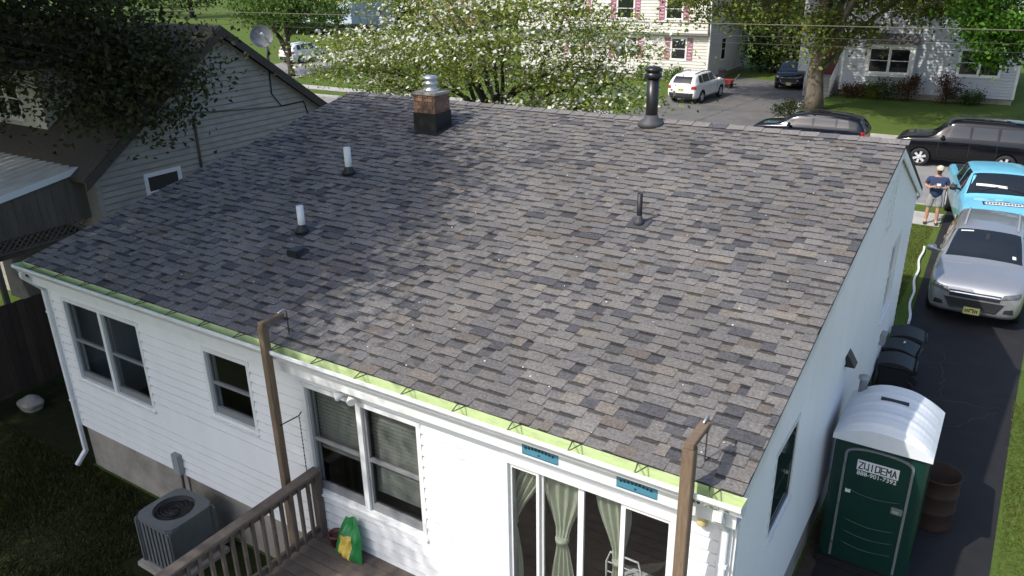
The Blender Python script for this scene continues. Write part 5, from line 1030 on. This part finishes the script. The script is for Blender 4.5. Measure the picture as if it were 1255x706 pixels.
for yy in (49, 53.2): window(Frame((x1+.03, 0, 0), (0, 1, 0), (1, 0, 0)), (yy, yy+.8, 1.2, 2.6), hm, 1, glass='glass_dark', grey=False, real=False)
MB().box(x1-.02, x1+.06, fy-.06, fy+.1, .25, 3.04).build('corner_trim', 'white_trim', hm); MB().box(x0-.05, x1+.05, fy-.4, fy+.0, 2.98, 3.049).build('overhang_trim', 'alu_grey', hm)
MB().tube([(x1+.1, fy-.42, 5.9), (x1+.1, fy-.1, 2.9), (x1+.1, fy-.1, .3)], .05, 8).build('downspout', 'white_trim', hm)
MB().prism([(fy-.8, 5.95), (fy+9, 5.95), (fy+4.1, 8.6)], x0-.3, x1+.3, axis='x').build('roof', 'roof_far', hm)
# pale grey house in tree shade
hr = thing('house', 'pale grey sided house with a red door behind the black cars', 'house', (6, 50, 0)); fy = 45.0; x0, x1 = 2.35, 11.15
MB().box(x0, x1, fy, fy+9, .3, 6.4).build('wall', 'pale_grey', hr); MB().box(-.4, x0-.001, fy+1.3, fy+9, .3, 6.4).build('entry_wall', 'pale_grey', hr); MB().box(x0+.04, x1-.04, fy+.05, fy+8.9, -.1, .3).build('foundation', 'concrete', hr)
f1 = Frame((0, fy, 0), (1, 0, 0), (0, -1, 0)); f3 = Frame((0, fy+1.3, 0), (1, 0, 0), (0, -1, 0)); gw = [(8.35, 10.25, 1.45, 2.75)]
siding(f1, x0, x1, .3, 6.4, [(a-.1, b+.1, c-.1, d+.1) for a, b, c, d in gw]+[(3.5, 6.3, 1.1, 3.3)], .16, hr, 'pale_grey', single=False, proud=.03); siding(f3, -.4, x0, .3, 6.4, [(.75, 1.95, .9, 3.0)], .16, hr, 'pale_grey', single=False, proud=.03)
window(f1, gw[0], hr, 2, glass='glass_dark', grey=False, real=False, casing=.09)
bw = MB().box(3.62, 6.15, fy-.4, fy-.001, 1.2, 2.95).build('bay', 'white_trim', hr); window(Frame((0, fy-.4, 0), (1, 0, 0), (0, -1, 0)), (3.85, 5.92, 1.42, 2.72), hr, 2, glass='glass_dark', grey=False, real=False, casing=.08)
mb = MB(); mb.hexa([(3.5, fy-.55, 2.96), (6.27, fy-.55, 2.96), (6.27, fy, 2.96), (3.5, fy, 2.96), (3.6, fy-.45, 3.1), (6.17, fy-.45, 3.1), (6.2, fy, 3.5), (3.57, fy, 3.5)]); mb.build('bay_roof', 'roof_far', hr)
dr = MB().box(.86, 1.84, fy+1.22, fy+1.299, .95, 3.0).build('door', 'red_door', hr)
for a, b, c, d in ((.95, 1.3, 1.1, 1.8), (1.4, 1.75, 1.1, 1.8), (.95, 1.3, 1.95, 2.8), (1.4, 1.75, 1.95, 2.8)): MB().box(a, b, fy+1.2, fy+1.219, c, d).build('door_panel', 'red_door', dr)
for k in range(5): MB().box(.6, 2.1, fy+1.2-1.0-.3*(k+1)+.0, fy+1.2-1.0-.3*k-.002, -.05, .78-.17*k).build('step', 'stone_step', hr)
MB().box(.4, 2.3, fy+.2, fy+1.2, -.05, .93).build('stoop', 'stone_step', hr)
for x in (.62, 2.05):
    rl = MB().tube([(x, fy+.3, 1.75), (x, fy-1.2, .95)], .03, 8).build('handrail', 'white_trim', hr)
    for k in range(7): MB().tube([(x, fy+.3-1.5*k/6, 1.75-.8*k/6), (x, fy+.3-1.5*k/6, .9-.85*k/6)], .018, 6).build('baluster', 'white_trim', rl)
for x in (x0-.02, x1-.08): MB().box(x, x+.12, fy-.05, fy+.02, .3, 6.4).build('corner_trim', 'white_trim', hr)
MB().prism([(fy-.5, 6.35), (fy+9.5, 6.35), (fy+4.5, 9)], -.8, x1+.4, axis='x').build('roof', 'roof_far', hr)
# pale blue house and brown brick house, far left
hb = thing('house', 'pale blue two storey house far beyond the lawn on the left', 'house', (-64, 75, 0)); fy = 70.0
MB().box(-69.5, -59.6, fy, fy+8, 0, 2.7).build('wall', 'pale_blue', hb); MB().box(-69.6, -59.5, fy-.3, fy+8, 2.7, 6).build('upper_wall', 'pale_blue', hb)
for (a, c, fo) in ((-66.8, .9, 0), (-65.0, .9, 0), (-62.6, .9, 0), (-67.6, 3.6, -.3), (-64.6, 3.6, -.3), (-61.6, 3.6, -.3)): window(Frame((0, fy+fo, 0), (1, 0, 0), (0, -1, 0)), (a, a+.9, c, c+1.2), hb, 1, glass='glass_dark', grey=False, real=False)
MB().prism([(fy-.8, 5.95), (fy+8.6, 5.95), (fy+4, 8.8)], -70, -59, axis='x').build('roof', 'roof_far', hb)
hk = thing('house', 'brown brick house seen beside the pale blue house', 'house', (-54, 84, 0))
MB().box(-58.5, -48, 80, 88, 0, 5).build('wall', 'brick_far', hk); MB().prism([(79.3, 4.95), (88.7, 4.95), (84, 7.6)], -59, -47.5, axis='x').build('roof', 'roof_far', hk)
for a in (-57.2, -54.4, -51.2): window(Frame((0, 80, 0), (1, 0, 0), (0, -1, 0)), (a, a+1.1, 1.2, 2.7), hk, 1, glass='glass_dark', grey=False, real=False)
# hedge and shrubs
def shrub(x, y, r_, h_, m, label, seed, leaf=.1, n=22, group=None): return tree('shrub', label, (x, y, 0), h_*.5, .04, [((x, y, h_*.55), (r_, r_*.8, h_*.5), n)], m, leaf, seed, (.16, .16, .16), 60, 4, 'bark_dark', group, cat='shrub', twigs=False, shell=.2)
rng = np.random.default_rng(3); hg = thing('hedge', 'low clipped dark hedge before the pale blue house', 'hedge', (-60, 68, 0)); MB().box(-66, -52.5, 65.6, 66.6, 0, 1.0).build('core', 'leaf_pine', hg); pp = np.stack([rng.uniform(-66.2, -52.3, 9000), rng.uniform(65.4, 66.8, 9000), rng.uniform(0, 1.3, 9000)], 1); quads('foliage', pp, rng.normal(size=pp.shape)+[0, 0, .4], .25, 'leaf_pine', hg, rng)
for k, (px, py, r_, h_, mm, lb) in enumerate([(1165, 118, .75, 1.5, 'leaf_red', 'reddish rounded shrub under the right windows of the grey house'), (1120, 116, .6, 1.5, 'leaf_red', 'slim reddish shrub at the bay window corner of the grey house'), (1090, 116, .9, 1.0, 'leaf_mid', 'low green shrub under the bay window'), (1070, 117, .6, .8, 'leaf_lime', 'yellow green shrub under the bay window beside the handrail'), (1190, 120, .8, .8, 'leaf_mid', 'low green shrub against the grey house under the maple'), (1046, 119, .6, .7, 'leaf_red', 'dark low shrub beside the entrance steps')]):
    q = gp(px, py); shrub(q[0], min(q[1], 44.2), r_, h_, mm, lb, 80+k)
q = gp(966, 143); shrub(q[0], q[1], .8, .7, 'leaf_pine', 'dark low bush on the path at the foot of the big trunk', 95)
for k, (x, lb) in enumerate([(-8.2, 'green plant at the corner of the house with pink shutters'), (-10.2, 'low flowering plant under the pink shutters'), (-14, 'wide green shrub before the house with pink shutters')]): shrub(x, 45.7, .7+.4*(k == 2), .9, 'leaf_fresh', lb, 100+k)
b = bin_(-4.9, 45.6, R(20), 'grey wheeled bin at the corner of the house with pink shutters', 1.05, 'bin'); b.location.z = 0.008
ct = thing('cart', 'small red garden cart by the bin at the far driveway', 'cart', (-4.35, 44.9, .008)); M['cart_red'] = mat('cart_red', (.4, .05, .05), .5, .1, 10)
mb = MB(); mb.hexa([(-4.7, 44.6, .25), (-4.0, 44.6, .25), (-4.0, 45.1, .25), (-4.7, 45.1, .25), (-4.85, 44.5, .5), (-3.9, 44.5, .5), (-3.9, 45.2, .5), (-4.85, 45.2, .5)]); mb.build('tray', 'cart_red', ct)
for x in (-4.6, -4.1):
    for yy in (44.55, 45.1): MB().lathe((x, yy, .15), [(.14, -.03), (.14, .03)], 14, axis='y').build('wheel', 'tyre', ct)
MB().tube([(-3.95, 44.85, .3), (-3.5, 44.8, .9)], .02, 6).build('handle', 'alu_grey', ct)
# ================================================================== CABLES OVER THE STREET
for (za, zb, zm, y, r_, lb) in ((5.35, 5.3, 5.08, 27, .02, 'thick pale utility cable, highest of those over the street'), (5.0, 4.95, 4.62, 27.3, .012, 'thin dark utility cable just under the thick one over the street'), (4.75, 4.7, 4.35, 27.2, .012, 'thin utility cable, lowest of those over the street')):
    pts = [(-90+180*k/60, y, zm+(za-zm)*((k-31)/30)**2) for k in range(61)]; tag(MB().tube(pts, r_, 6).build('utility_cable', 'weathered' if r_ > .015 else 'black_plastic'), lb, 'cable')
# ================================================================== GRASS BLADES
def blades(name, regions, n, h_, m, label, seed):
    rng = np.random.default_rng(seed); ar = np.array([(x1-x0)*(y1-y0) for x0, x1, y0, y1 in regions]); ch = rng.choice(len(regions), n, p=ar/ar.sum()); rg = np.array(regions)[ch]
    x = rg[:, 0]+(rg[:, 1]-rg[:, 0])*rng.random(n); y = rg[:, 2]+(rg[:, 3]-rg[:, 2])*rng.random(n); pat = .6+.4*np.sin(x*2.1+1.3*np.sin(y*1.7))*np.sin(y*1.9+x*.6); h2 = h_*rng.uniform(.5, 1.3, n)*pat
    a = rng.uniform(0, 6.283, n); w_ = .009; tx, ty = np.cos(a)*w_, np.sin(a)*w_; lx, ly = rng.normal(0, .025, n), rng.normal(0, .025, n); z = np.full(n, .003)
    v = np.stack([np.stack([x-tx, y-ty, z], 1), np.stack([x+tx, y+ty, z], 1), np.stack([x+lx, y+ly, z+h2], 1)], 1).reshape(-1, 3)
    me = bpy.data.meshes.new(name); me.vertices.add(3*n); me.vertices.foreach_set('co', v.ravel()); me.loops.add(3*n); me.loops.foreach_set('vertex_index', np.arange(3*n, dtype=np.int32)); me.polygons.add(n); me.polygons.foreach_set('loop_start', np.arange(0, 3*n, 3, dtype=np.int32)); me.update(calc_edges=True)
    at = me.color_attributes.new('tint', 'FLOAT_COLOR', 'CORNER'); g = rng.uniform(.6, 1.5, (n, 1)); yl = rng.uniform(.8, 1.4, (n, 1)); at.data.foreach_set('color', np.repeat(np.concatenate([g*yl, g, g*.8, np.ones((n, 1))], 1), 3, 0).astype(np.float32).ravel())
    me.materials.append(M[m]); o = bpy.data.objects.new(name, me); COL.objects.link(o); tag(o, label, 'grass', kind='stuff')
blades('grass', [(12.48, 14.15, 2, 10), (12.66, 14.15, 10, 14)], 26000, .06, 'blade', 'sunlit grass along the right side of the driveway', 1)
blades('grass', [(8.6, 10.1, 12, 20.25)], 24000, .06, 'blade', 'grass of the front lawn left of the white edging strip', 2)
blades('grass', [(-3.3, 2.6, -2.5, .2), (2.6, 5.2, -2.5, -.9)], 45000, .09, 'blade_shade_dark', 'rough shaded grass of the back yard', 3)
